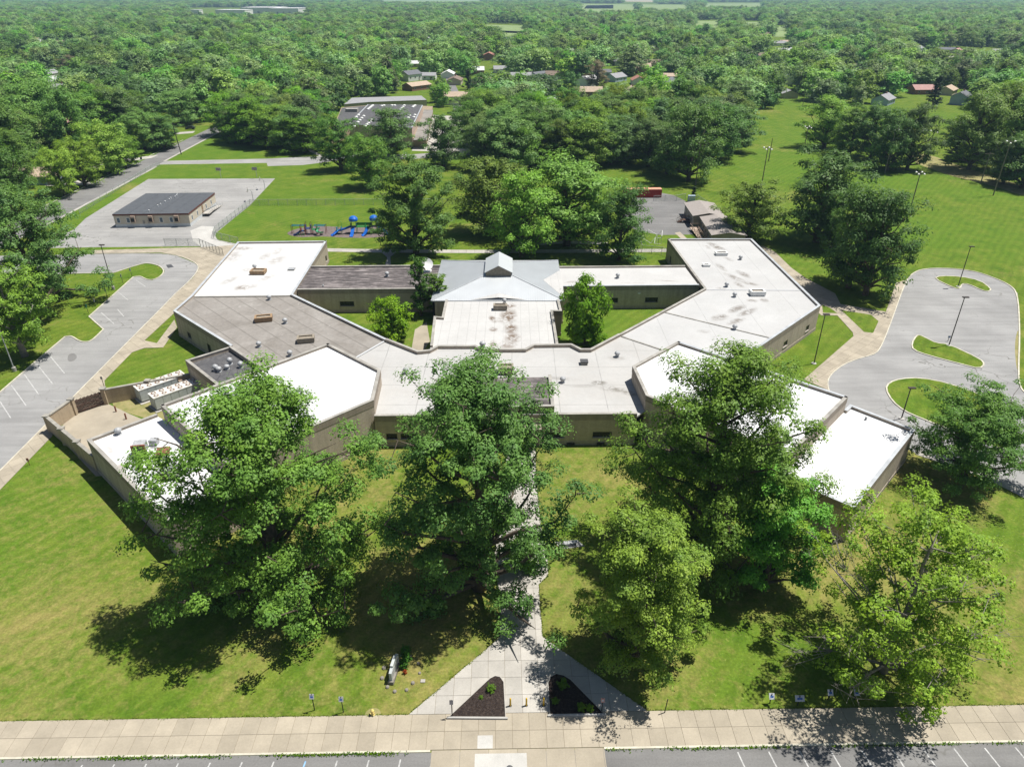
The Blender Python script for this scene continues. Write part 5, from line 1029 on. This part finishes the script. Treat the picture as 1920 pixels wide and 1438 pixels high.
def tree_mesh(seed, H, R, cb, limbs=14, clumps=9, leaves=200, ls=.36, cr=1.25, prof='oak', spread=.17, sides=7, bark='bark', twigs=True, gap=.0, bare=0, flat=.82, inner=.3, nn=.27, tr=1.):
    r = np.random.default_rng(seed); mb = MB()
    def radius(t):
        if prof == 'oak': return max(.1, 1-abs((t-.38)/.66)**2.8)**.5
        if prof == 'dome': return max(.09, 1-abs((t-.26)/.77)**2.0)**.5
        if prof == 'ovate': return (1-t)**.55*(1-math.exp(-(t+.06)*7))*1.08
        if prof == 'vase': return .45+.75*t-.62*max(0, t-.6)**1.2*1.6
        if prof == 'umbrella': return .55+.45*math.sin(math.pi*min(1, t*.75+.2)) if t < .8 else .8
        if prof == 'cone': return max(.05, 1-t)*1.0
        return 1.
    nl = 5; ph = r.uniform(0, 6.28, 4); lob = lambda a, t: 1+.09*math.sin(2*a+ph[0]+2*t)+.08*math.sin(3*a+ph[1]-3*t)+.05*math.sin(5*a+ph[2]+5*t)
    r0 = max(.1, H*.019+R*.012)*tr
    zt = H*.86; wob = r.normal(0, .02*H, (4, 2)); tp = [(0, 0, -.1), (wob[0,0]*.3, wob[0,1]*.3, H*.2), (wob[1,0]*.6, wob[1,1]*.6, H*.45), (wob[2,0], wob[2,1], H*.68), (wob[3,0], wob[3,1], zt)]
    mb.tube(tp, [r0*1.5, r0*1.02, r0*.8, r0*.5, r0*.12], sides+2)
    def trunk_at(z):
        for p, q in zip(tp, tp[1:]):
            if p[2] <= z <= q[2]: f = (z-p[2])/(q[2]-p[2]); return Vector(p).lerp(Vector(q), f)
        return Vector(tp[-1])
    CC = []; ends = []
    for i in range(limbs):
        t = (i+.5+r.uniform(-.35, .35))/limbs; t = min(1., max(0., t))**.80
        a = i*2.39996+r.uniform(-.35, .35)+ph[3]
        rr = R*radius(t)*lob(a, t)*(r.uniform(.35, .62) if i % 4 == 3 else r.uniform(.84, 1.04))
        z = cb+(H-cb)*(t*.94+.02)-R*.04
        z -= R*.10*max(0, .5-t)
        e = Vector((math.cos(a)*rr, math.sin(a)*rr, max(z, .9))); zs = max(cb*.55, min(zt*.92, z-rr*r.uniform(.55, .95)-.3)); s0 = trunk_at(zs)
        m1 = s0.lerp(e, .4)+Vector((0, 0, rr*.02)); m1 += Vector(r.normal(0, .05*R, 3)); m2 = s0.lerp(e, .75)+Vector(r.normal(0, .05*R, 3))
        lr = r0*(.25+.35*(1-t))
        mb.tube([s0, m1, m2, e], [lr, lr*.7, lr*.42, .03], sides-1, False)
        ends.append((s0, m1, m2, e, lr))
        for k in range(clumps):
            f = r.uniform(inner, 1.04)**.8; base = (s0.lerp(m1, f/.4) if f < .4 else m1.lerp(m2, (f-.4)/.35) if f < .75 else m2.lerp(e, (f-.75)/.25))
            o = np.clip(r.normal(0, 1, 3), -1.5, 1.5)*R*spread*(.5+.5*f)*np.array([1, 1, .8]); c = np.array(base)+o
            CC.append((*c, r.uniform(.65, 1.25)*(1. if f > .5 else .75)))
            if twigs and k % 2 == 0: mb.tube([base, Vector(c)], [lr*.28, .02], 4, False)
    for i in range(bare):           # dead wood standing clear of the leaves
        s0, m1, m2, e, lr = ends[int(r.integers(0, max(3, limbs//2)))]
        d = (e-m1).normalized(); p = m1.lerp(e, .6)
        for k in range(9):
            q = p+(d*r.uniform(.7, 1.5)+Vector(r.normal(0, .45, 3)))*R*.36; md = p.lerp(q, .5)+Vector(r.normal(0, .25, 3)); mb.tube([p, md, q], [.04, .025, .008], 4, False)
            for j in range(5): q2 = md.lerp(q, r.uniform(0, 1))+Vector(r.normal(0, .8, 3)); mb.tube([md.lerp(q, .4), q2], [.018, .006], 3, False)
    CC = np.array(CC)
    if gap: CC = CC[r.uniform(size=len(CC)) > gap]
    n = len(CC)*leaves; ci = np.repeat(np.arange(len(CC)), leaves)
    d = unit(r.normal(size=(n, 3))); d[:, 2] = np.where(d[:, 2] < -.25, -d[:, 2]*.8, d[:, 2]); d = unit(d)
    rad = (r.uniform(.25, 1., n)**.55)*cr*CC[ci, 3]*(1+.35*np.sin(d[:, 0]*5+ci)*np.cos(d[:, 1]*4+ci*1.7))
    C = CC[ci, :3]+d*rad[:, None]*np.array([1, 1, flat])
    out = unit(C-np.array([0, 0, cb+(H-cb)*.35]))
    N = d*.75+out*.3+np.array([0, 0, .45])+r.normal(0, nn, (n, 3))
    V = leaf_quads(r, C, N, ls)
    return mb.mesh('trunk', bark, True), quads_mesh('crown', V, 'leaves')
def plant_tree(name, label, cat, xy, tm, cm, color, rz=0, s=(1, 1, 1), group=None, vary=0.):
    t = thing(name, label, cat, (xy[0], xy[1], 0), rz, group); t.scale = s
    link('trunk', tm, t); c = link('crown', cm, t); c.color = (*color, vary); return t
DARK, MID, OLIVE, BRIGHT, LIME, YEL, GREY = (.086,.172,.040), (.112,.225,.044), (.135,.225,.042), (.150,.290,.030), (.178,.325,.024), (.22,.26,.022), (.140,.205,.084)
# ---- the great trees of the front lawn
HERO = [
 ('oak_tree', 'huge dark green oak standing left of the entrance walk', (-25.4,58.0), dict(seed=11,H=27.0,R=11.2,cb=1.8,limbs=44,clumps=9,leaves=290,ls=.30,cr=1.62,prof='dome',spread=.14), (0.129,0.255,0.046)),
 ('shade_tree', 'tall dense tree shading the entrance walk in the middle', (-3.6,58.4), dict(seed=23,H=28.6,R=10.1,cb=1.7,limbs=44,clumps=9,leaves=260,ls=.28,cr=1.35,prof='dome',spread=.14), (0.101,0.213,0.054)),
 ('oak_tree', 'huge olive green oak standing right of the entrance walk', (23.0,64.0), dict(seed=36,H=27.0,R=10.2,cb=2.2,limbs=42,clumps=9,leaves=270,ls=.29,cr=1.6,prof='dome',spread=.14), (0.129,0.234,0.038)),
 ('maple_tree', 'smaller bright green tree in front of the right hand oak', (28.0,58.2), dict(seed=47,H=15.6,R=4.6,cb=1.4,limbs=26,clumps=8,leaves=170,ls=.27,cr=1.05,prof='oak',spread=.16), (0.120,0.312,0.044)),
 ('locust_tree', 'yellow green tree between the walk and the right hand oak', (12.4,48.6), dict(seed=58,H=19.0,R=6.0,cb=1.6,limbs=34,clumps=8,leaves=230,ls=.23,cr=1.1,prof='oak',spread=.15), (0.176,0.283,0.046)),
 ('thin_tree', 'sparse yellow green tree with dead twigs at the lower right', (36.2,47.2), dict(seed=69,H=20.6,R=8.4,cb=1.6,limbs=40,clumps=8,leaves=120,ls=.27,cr=1.05,prof='oak',spread=.14,gap=.05,bare=10,bark='bark_grey',tr=.62), (0.185,0.312,0.032)),
 ('locust_tree', 'wide dark locust beside the right end of the school', (61.4,78.6), dict(seed=71,H=14.0,R=7.4,cb=2.6,limbs=34,clumps=8,leaves=190,ls=.26,cr=1.3,prof='oak',spread=.15,flat=.65), (0.101,0.216,0.044)),
 ('oak_tree', 'broad dark oak at the left edge beyond the car park', (-97.5,137.0), dict(seed=83,H=25.0,R=11.8,cb=2.4,limbs=34,clumps=8,leaves=190,ls=.40,cr=1.7,prof='oak',spread=.15), (0.105,0.213,0.060)),
 ('linden_tree', 'light green tree with pale trunk at the left edge', (-88.5,115.5), dict(seed=97,H=17.5,R=6.8,cb=4.5,limbs=26,clumps=8,leaves=160,ls=.34,cr=1.25,prof='oak',spread=.16,bark='bark_grey'), (0.163,0.296,0.042)),
 ('oak_tree', 'tall dark tree behind the left corridor of the school', (-24.3,173.6), dict(seed=101,H=24.5,R=9.4,cb=2.4,limbs=36,clumps=8,leaves=160,ls=.42,cr=1.6,prof='oak',spread=.15), (0.105,0.203,0.050)),
]
for nm, lb, xy, kw, colr in HERO:
    tm, cm = tree_mesh(**kw); plant_tree(nm, lb, 'tree', xy, tm, cm, colr, 3.4 if kw['seed'] == 11 else 0)
# ---- prototypes shared by the middle distance
PH = [tree_mesh(200+i, 20, 8, 2.6, limbs=36, clumps=4, leaves=140, ls=.48, cr=2.0, nn=.22, prof=p, spread=.17, sides=6) for i, p in enumerate(('oak', 'oak', 'oak', 'ovate', 'umbrella', 'oak'))]
cone = tree_mesh(300, 12, 3.2, .6, limbs=26, clumps=4, leaves=60, ls=.4, cr=.75, prof='cone', spread=.14, sides=6)
slim = tree_mesh(301, 12.5, 2.2, 1.5, limbs=22, clumps=4, leaves=70, ls=.34, cr=.7, prof='oak', spread=.2, sides=6)
bush = tree_mesh(302, 7, 4, .5, limbs=16, clumps=8, leaves=90, ls=.38, cr=1.05, prof='oak', spread=.2, sides=6)
rt = random.Random(77)
def mid(u, vb, vt, w, colr, label, k=None, name='tree', group=None, xy=None, h=None):
    if xy is None: x, y, h = HZ(u, vb, vt)
    else: x, y = xy
    d = math.sqrt(y*y+(CAM_H-h*.6)**2); R = w/2/FPX*d
    k = rt.randrange(len(PH)) if k is None else k
    tm, cm = PH[k]; sx = R/7.6
    return plant_tree(name, label, 'tree', (x, y), tm, cm, colr, rt.uniform(0, 6.28), (sx*rt.uniform(.95, 1.05), sx*rt.uniform(.95, 1.05), h/20), group, .4)
for q in ((920,438,293,130,OLIVE,'olive tree leftmost of the row behind the metal-roofed hall',0),(978,482,322,118,BRIGHT,'leafy tree just behind the roof lantern',1),(1062,460,296,178,BRIGHT,'broad yellow green tree behind the right corridor',2),(1160,488,348,98,DARK,'narrow dark tree with low crown behind the right corridor',5),
          (695,352,252,78,MID,'small spreading tree on the lawn left of the tall dark tree',4),(640,320,217,74,MID,'tree with bare lower trunk on the lawn by the cross street',4),(832,312,212,76,DARK,'open crowned tree right of the long flat school block',0),(735,294,203,82,DARK,'dark tree in front of the long flat school block',1),
          (1402,448,338,108,OLIVE,'low spreading tree beside the brown trailers',0),(1530,454,279,138,DARK,'tall spreading oak on the right lawn behind the wing',0),(1590,540,356,112,DARK,'dark oak nearest the right wing, left of two',5),(1622,553,350,126,DARK,'dark oak nearest the east car park, right of two',2),(1552,472,390,60,DARK,'slender trunked tree between the right lawn oaks',1),
          (1290,340,192,104,DARK,'large oak with shadowed trunk beside the floodlight pole',2),(1216,312,222,80,DARK,'oak at the left end of the right hand grove',1),(1250,326,235,80,DARK,'oak second from the left in the right hand grove',5),(1335,300,190,90,DARK,'tall oak at the right end of the grove',0),(1368,285,200,80,DARK,'oak at the far right corner of the grove',1),
          (1545,277,182,80,BRIGHT,'bright green tree leftmost in the middle field group',1),(1592,292,197,68,DARK,'dark tree second in the middle field group',0),(1630,302,195,70,DARK,'dark tree third in the middle field group',2),(1662,320,207,72,DARK,'dark tree behind the tall floodlight pole',5),(1700,318,196,74,DARK,'dark tree rightmost in the middle field group',1),
          (1816,318,172,95,OLIVE,'big leaning tree at the left of the far right grove',2),(1860,300,158,95,OLIVE,'tall light tree in the far right grove',0),(1905,322,168,95,MID,'tree at the right edge in the far right grove',1),(1915,352,240,90,DARK,'lower dark tree at the right edge of the field',5),(1790,272,225,55,DARK,'small round tree before the far right grove',3),(1880,345,255,70,DARK,'dark tree behind the right hand wooden pole',0),
          (122,367,275,66,LIME,'bright lime street tree nearest on the western street',4),(160,350,258,72,LIME,'bright lime street tree second on the western street',4),(204,326,226,82,LIME,'bright lime umbrella shaped street tree third on the street',4),(235,314,245,60,LIME,'small lime street tree fourth on the street',4),
          (272,282,205,75,MID,'tree past the driveways on the western street',0),(308,280,215,62,MID,'tree at the far end of the western street',1),(78,275,150,110,MID,'tall grey green tree behind the left houses',2),(140,290,160,85,MID,'tree behind the lime street trees',0),(25,330,190,110,DARK,'tree at the left edge above the big oak',1),(60,300,205,80,MID,'tree beside the pale house at left',5),(5,400,250,110,DARK,'dense tree hanging in from the left edge',0),(40,352,245,75,OLIVE,'rounded tree before the pale house at left',3)):
    mid(q[0], q[1], q[2], q[3], q[4], q[5], q[6])
def special(pr, name, label, u, vb, vt, w, H0, R0, colr):
    x, y, h = HZ(u, vb, vt); d = math.sqrt(y*y+(CAM_H-h*.6)**2); sx = w/2/FPX*d/R0
    plant_tree(name, label, 'tree' if 'tree' in name else 'shrub', (x, y), pr[0], pr[1], colr, rt.uniform(0, 6), (sx, sx, h/H0))
special(bush, 'shrub', 'round lime green shrub in the left courtyard', 735, 634, 566, 86, 7, 4.6, (.150,.290,.010)); special(bush, 'courtyard_tree', 'bright green tree in the right courtyard', 1095, 645, 532, 98, 7, 4.6, (.120,.255,.012))
special(slim, 'columnar_tree', 'narrow dark green tree against the left corridor wall', 790, 592, 478, 46, 12.5, 2.6, (.055,.135,.02)); special(slim, 'sapling_tree', 'thin light green sapling beside the hall roof', 822, 590, 512, 46, 12.5, 2.6, (.105,.20,.03))
special(cone, 'conifer_tree', 'small dark conifer beside the utility cabinet', 1300, 373, 349, 15, 12, 3.2, (.025,.06,.02)); special(cone, 'conifer_tree', 'bushy conifer before the far right grove', 1790, 302, 262, 45, 12, 3.0, (.05,.10,.02)); special(cone, 'conifer_tree', 'dark conifer beside the far street', 878, 168, 128, 22, 12, 3.2, (.03,.065,.025)); special(cone, 'conifer_tree', 'dark spire tree before the pink roofed house', 1748, 202, 140, 34, 12, 3.2, (.028,.062,.022))
for i, (u, v) in enumerate(((921,1296),(1056,1288),(1090,1330),(1105,1332),(1040,1318),(902,1310))):
    x, y = G(u, v); sc = (.10, .12, .10, .09, .08, .05)[i]
    plant_tree('bed_plant', ('small green plant in the left mulch bed','grassy plant at the top of the right mulch bed','leafy plant low in the right mulch bed, left','leafy plant low in the right mulch bed, right','small plant beside the right bed edging','tiny seedling in the left mulch bed')[i], 'plant', (x, y), bush[0], bush[1], (.11,.22,.02), i, (sc, sc, sc*1.1))
x, y = G(752, 1243)
for i in range(4): plant_tree('sign_bed_plant', ('leafy plant at the back of the school sign','leafy plant in the middle beside the school sign','leafy plant at the front beside the school sign','red flowering plant beside the school sign')[i], 'plant', (x+.35+.2*(i % 2), y+1.2-i*.8), bush[0], bush[1], (.35,.07,.02) if i == 3 else (.07,.2,.02), i, (.05, .05, .07) if i == 3 else (.12, .12, .12))
# ---- woods: jittered plots, thinned where fields, roads, yards and houses lie
OPEN = [W(p) for p in (
 [(600,330),(625,255),(640,205),(660,186),(800,184),(850,215),(880,262),(890,330)], [(830,138),(848,138),(868,190),(846,190)], [(1376,330),(1384,207),(1500,203),(1765,193),(1800,235),(2100,310),(2100,420),(1376,420)],
 [(905,45),(990,47),(985,75),(900,72)], [(930,56),(988,58),(988,88),(928,86)], [(1083,7),(1192,8),(1197,34),(1088,35)], [(1198,8),(1292,9),(1292,31),(1198,29)], [(712,-6),(905,-6),(905,13),(712,12)], [(1303,38),(1352,38),(1352,72),(1303,72)], [(1388,40),(1427,40),(1427,68),(1388,68)], [(1448,48),(1482,48),(1482,84),(1448,84)], [(1316,5),(1432,5),(1432,26),(1316,24)], [(1703,90),(1887,92),(1887,134),(1703,136)], [(350,15),(580,15),(580,42),(350,42)], [(1165,-8),(1232,-8),(1232,10),(1165,9)], [(80,300),(330,243),(420,225),(420,300),(100,400)])]
def inside(P, poly):
    x, y = P[:, 0], P[:, 1]; c = np.zeros(len(P), bool)
    for (x0, y0), (x1, y1) in zip(poly, poly[1:]+poly[:1]):
        k = ((y0 > y) != (y1 > y)); c ^= k & (x < (x1-x0)*(y-y0)/((y1-y0) if y1 != y0 else 1e-9)+x0)
    return c
rg = np.random.default_rng(9)
GAPS = [(rt.uniform(-.7, .7)*y_, y_, rt.uniform(9, 22)) for y_ in [rt.uniform(370, 1300) for _ in range(46)]]
def plots(y0, y1, sp, keep):
    ys = np.arange(y0, y1, sp); out = []
    for y in ys:
        w = y*.80+40; xs = np.arange(-w, w, sp); P = np.stack([xs+rg.uniform(-.42, .42, len(xs))*sp, y+rg.uniform(-.42, .42, len(xs))*sp], 1); out.append(P[rg.uniform(size=len(P)) < keep])
    P = np.concatenate(out); k = np.ones(len(P), bool)
    for o in OPEN: k &= ~inside(P, o)
    for gx, gy, gr in GAPS: k &= (P[:, 0]-gx)**2+((P[:, 1]-gy)/2.2)**2 > gr*gr
    for hx, hy in HXY:
        dx, dy = P[:, 0]-hx-(P[:, 1]-hy)*hx/hy, P[:, 1]-hy; k &= ~((np.abs(dx) < 7.5) & (dy < 12) & (dy > -12-hy*.17))
    return P[k]
near = np.concatenate([plots(252, 345, 11.5, .92), plots(345, 620, 13.5, .88)])
# the groves between the school and the woods
v = near; vv = v[:, 1] > 0
gk = (v[:, 1] > 330) | inside(v, W([(350,292),(600,292),(598,262),(640,240),(640,180),(330,200)])) | inside(v, W([(868,318),(985,326),(1155,318),(1190,300),(1380,285),(1384,205),(1200,200),(880,215)])) | inside(v, W([(-60,330),(60,320),(100,262),(330,235),(330,150),(-80,150)])) | inside(v, W([(1770,265),(1990,330),(2100,300),(2100,180),(1775,190)]))
near = near[gk]
order = np.argsort(near[:, 1]); near = near[order]
N_IND = 215
PAL = [DARK, DARK, MID, MID, MID, OLIVE, BRIGHT, GREY, OLIVE, (.105,.210,.068)]
for i, (x, y) in enumerate(near[:N_IND]):
    h = rt.uniform(13.5, 20.5); R = rt.uniform(6.8, 10.6); colr = rt.choice(PAL); k = rt.randrange(len(PH)); ux = 960+FPX*x/(y*_c+40)
    zone = 'in the grove left of the long flat school block' if 330 < ux < 650 and y < 330 else 'in the woods beyond the western street' if ux < 600 else 'in the grove behind the school lawn' if ux < 1200 and y < 345 else 'in the woods behind the long flat school block' if ux < 1000 else 'in the grove left of the open field' if ux < 1390 and y < 345 else 'in the tree belt beyond the playing field' if ux < 1760 else 'in the grove at the far right edge'
    cn = {DARK: 'dark green', MID: 'mid green', OLIVE: 'olive', BRIGHT: 'bright green', GREY: 'grey green'}.get(colr, 'blue green')
    plant_tree('woodland_tree', f'{cn} broadleaf tree {zone}', 'tree', (x, y), PH[k][0], PH[k][1], colr, rt.uniform(0, 6.28), (R/7.8, R/7.8, h/20), f'{cn} trees {zone}', .7)
# odd ones that stand out
for u, v, w, h, colr, lb in ((592,92,14,13,(.30,.30,.02),'small golden yellow tree in the far left woods'),(1122,118,34,17,(.17,.15,.10),'brownish bare looking tree beyond the centre grove'),(1190,78,20,12,(.24,.27,.02),'yellow tree in the far centre woods'),(128,108,30,14,(.16,.15,.10),'greyish half bare tree in the left woods'),(840,93,12,12,(.045,.02,.035),'small purple leaved tree behind the far street'),(1540,118,60,17,(.14,.21,.02),'yellow green tree topping the belt beyond the field'),(1160,165,50,18,(.14,.22,.02),'yellow topped tree in the grove centre')):
    x, y = G(u, v-4, h); mid(u, 0, 0, w, colr, lb, None, 'tree', None, (x, y), h)
# ---- the distant woods as one mass
FP = []
for i in range(6):
    r = 8.; _, cm = tree_mesh(400+i, 18, 8.6, 2.0, limbs=24, clumps=3, leaves=40, ls=1.2, cr=2.6, nn=.18, flat=.9, prof=('oak','ovate','oak','cone','umbrella','oak')[i], spread=.14, sides=4, twigs=False)
    FP.append(cm)
far = [near[N_IND:], plots(620, 1100, 15., .86), plots(1100, 2000, 18., .82), plots(2000, 3600, 27., .85), plots(3600, 8800, 52., .9)]
SCL = [(.55, 1.35), (.55, 1.5), (.65, 1.7), (1.35, 2.2), (2.2, 4.0)]
pts, scl, zsc = [], [], []
for P, (a, b) in zip(far, SCL):
    pts.append(np.column_stack([P, np.zeros(len(P))])); s = rg.uniform(a, b, len(P)); scl.append(s); zsc.append(np.minimum(s, rg.uniform(.75, 1.2, len(P))))
pts, scl, zsc = map(np.concatenate, (pts, scl, zsc)); n = len(pts)
me = bpy.data.meshes.new('distant_woods'); me.vertices.add(n); me.vertices.foreach_set('co', pts.reshape(-1).astype(np.float32))
at = me.attributes.new('tsc', 'FLOAT_VECTOR', 'POINT'); at.data.foreach_set('vector', np.column_stack([scl, scl, zsc]).reshape(-1).astype(np.float32))
at = me.attributes.new('trot', 'FLOAT', 'POINT'); at.data.foreach_set('value', rg.uniform(0, 6.28, n).astype(np.float32))
at = me.attributes.new('tk', 'INT', 'POINT'); at.data.foreach_set('value', rg.choice(6, n, p=(.25,.2,.2,.06,.09,.2)).astype(np.int32))
woods = link('distant_woods', me, kind='stuff', label='continuous broadleaf woods stretching to the hazy horizon', category='woods'); woods.color = (.138,.250,.066, 1)
# six seed trees that the mass repeats stand inside it as ordinary trees
seeds = []
for i, (cm, (x, y)) in enumerate(zip(FP, near[N_IND:N_IND+6])):
    t = thing('woodland_tree', 'broadleaf tree at the front edge of the distant woods', 'tree', (x, y, 0), i, 'trees at the front edge of the distant woods'); link('trunk', PH[i][0], t); c = link('crown', cm, t); c.color = (*MID, 1); seeds.append(c)
ng = bpy.data.node_groups.new('woods', 'GeometryNodeTree'); ng.interface.new_socket('Geometry', in_out='INPUT', socket_type='NodeSocketGeometry'); ng.interface.new_socket('Geometry', in_out='OUTPUT', socket_type='NodeSocketGeometry')
N = ng.nodes; L = ng.links; gi = N.new('NodeGroupInput'); go = N.new('NodeGroupOutput'); ip = N.new('GeometryNodeInstanceOnPoints'); jn = N.new('GeometryNodeJoinGeometry')
for c in reversed(seeds):
    oi = N.new('GeometryNodeObjectInfo'); oi.inputs['Object'].default_value = c; oi.inputs['As Instance'].default_value = True; oi.transform_space = 'ORIGINAL'; L.new(oi.outputs['Geometry'], jn.inputs[0])
def attr(nm, ty):
    a = N.new('GeometryNodeInputNamedAttribute'); a.data_type = ty; a.inputs['Name'].default_value = nm; return a.outputs[0]
L.new(gi.outputs[0], ip.inputs['Points']); L.new(jn.outputs[0], ip.inputs['Instance']); ip.inputs['Pick Instance'].default_value = True
L.new(attr('tk', 'INT'), ip.inputs['Instance Index']); L.new(attr('tsc', 'FLOAT_VECTOR'), ip.inputs['Scale'])
cx = N.new('ShaderNodeCombineXYZ'); L.new(attr('trot', 'FLOAT'), cx.inputs[2]); L.new(cx.outputs[0], ip.inputs['Rotation']); L.new(ip.outputs[0], go.inputs[0])
woods.modifiers.new('woods', 'NODES').node_group = ng
# weeds in the kerb line
r = np.random.default_rng(4); C = []
for s0, s1, n in ((-50, -7.5, 2600), (8.2, 50, 1500)):
    s = r.uniform(s0, s1, n); dn = np.clip(r.normal(3.78, .09, n), 3.6, 4.1); k = (np.sin(s*.9)+np.sin(s*.37+1)+r.normal(0, .8, n)) > -.2
    for a, b in zip(s[k], dn[k]): C.append((*FR(a, b), r.uniform(.03, .16)))
C = np.array(C); wq = quads_mesh('kerb_weeds', leaf_quads(r, C, r.normal(0, .6, C.shape)+np.array([0, 0, .8]), .16), 'leaves')
o = link('kerb_weeds', wq, kind='stuff', label='green weeds growing in the street kerb line', category='weeds'); o.color = (.10,.16,.02, 1)
# ragged turf along the paving edges
C = []
for a, b in list(zip(entry, entry[1:]))+[(FR(-50, -.03), FR(-9.5, -.03)), (FR(12.6, -.03), FR(50, -.03))]:
    L_ = math.hypot(b[0]-a[0], b[1]-a[1]); m = int(L_*34); f = r.uniform(0, 1, m); nx, ny = -(b[1]-a[1])/L_, (b[0]-a[0])/L_
    if L_ < 3.5 and a[1] > 80: continue
    off_ = r.normal(0, .055, m)+.05*np.sin(f*L_*1.3)+.04*np.sin(f*L_*3.7)
    C.append(np.column_stack([a[0]+(b[0]-a[0])*f+nx*off_, a[1]+(b[1]-a[1])*f+ny*off_, r.uniform(.03, .08, m)]))
C = np.concatenate(C); tq = quads_mesh('edge_turf', leaf_quads(r, C, r.normal(0, .5, C.shape)+np.array([0, 0, .9]), .13), 'leaves')
o = link('edge_turf', tq, kind='stuff', label='ragged grass overgrowing the edges of the walks', category='grass'); o.color = (.105,.150,.018, 0)
# ---- the summer haze over the land
hz = NB('haze'); hz.t.nodes.clear(); ho = hz.n('ShaderNodeOutputMaterial'); pv = hz.n('ShaderNodeVolumePrincipled')
pv.inputs['Color'].default_value = (.50, .74, 1, 1); pv.inputs['Density'].default_value = .00010; pv.inputs['Anisotropy'].default_value = .1
hz.l(pv.outputs[0], ho.inputs['Volume'])
MB().box(-8950, 8950, -290, 9450, -1, 64).build('haze', 'haze', kind='stuff', label='thin blue summer haze over the land', category='haze')
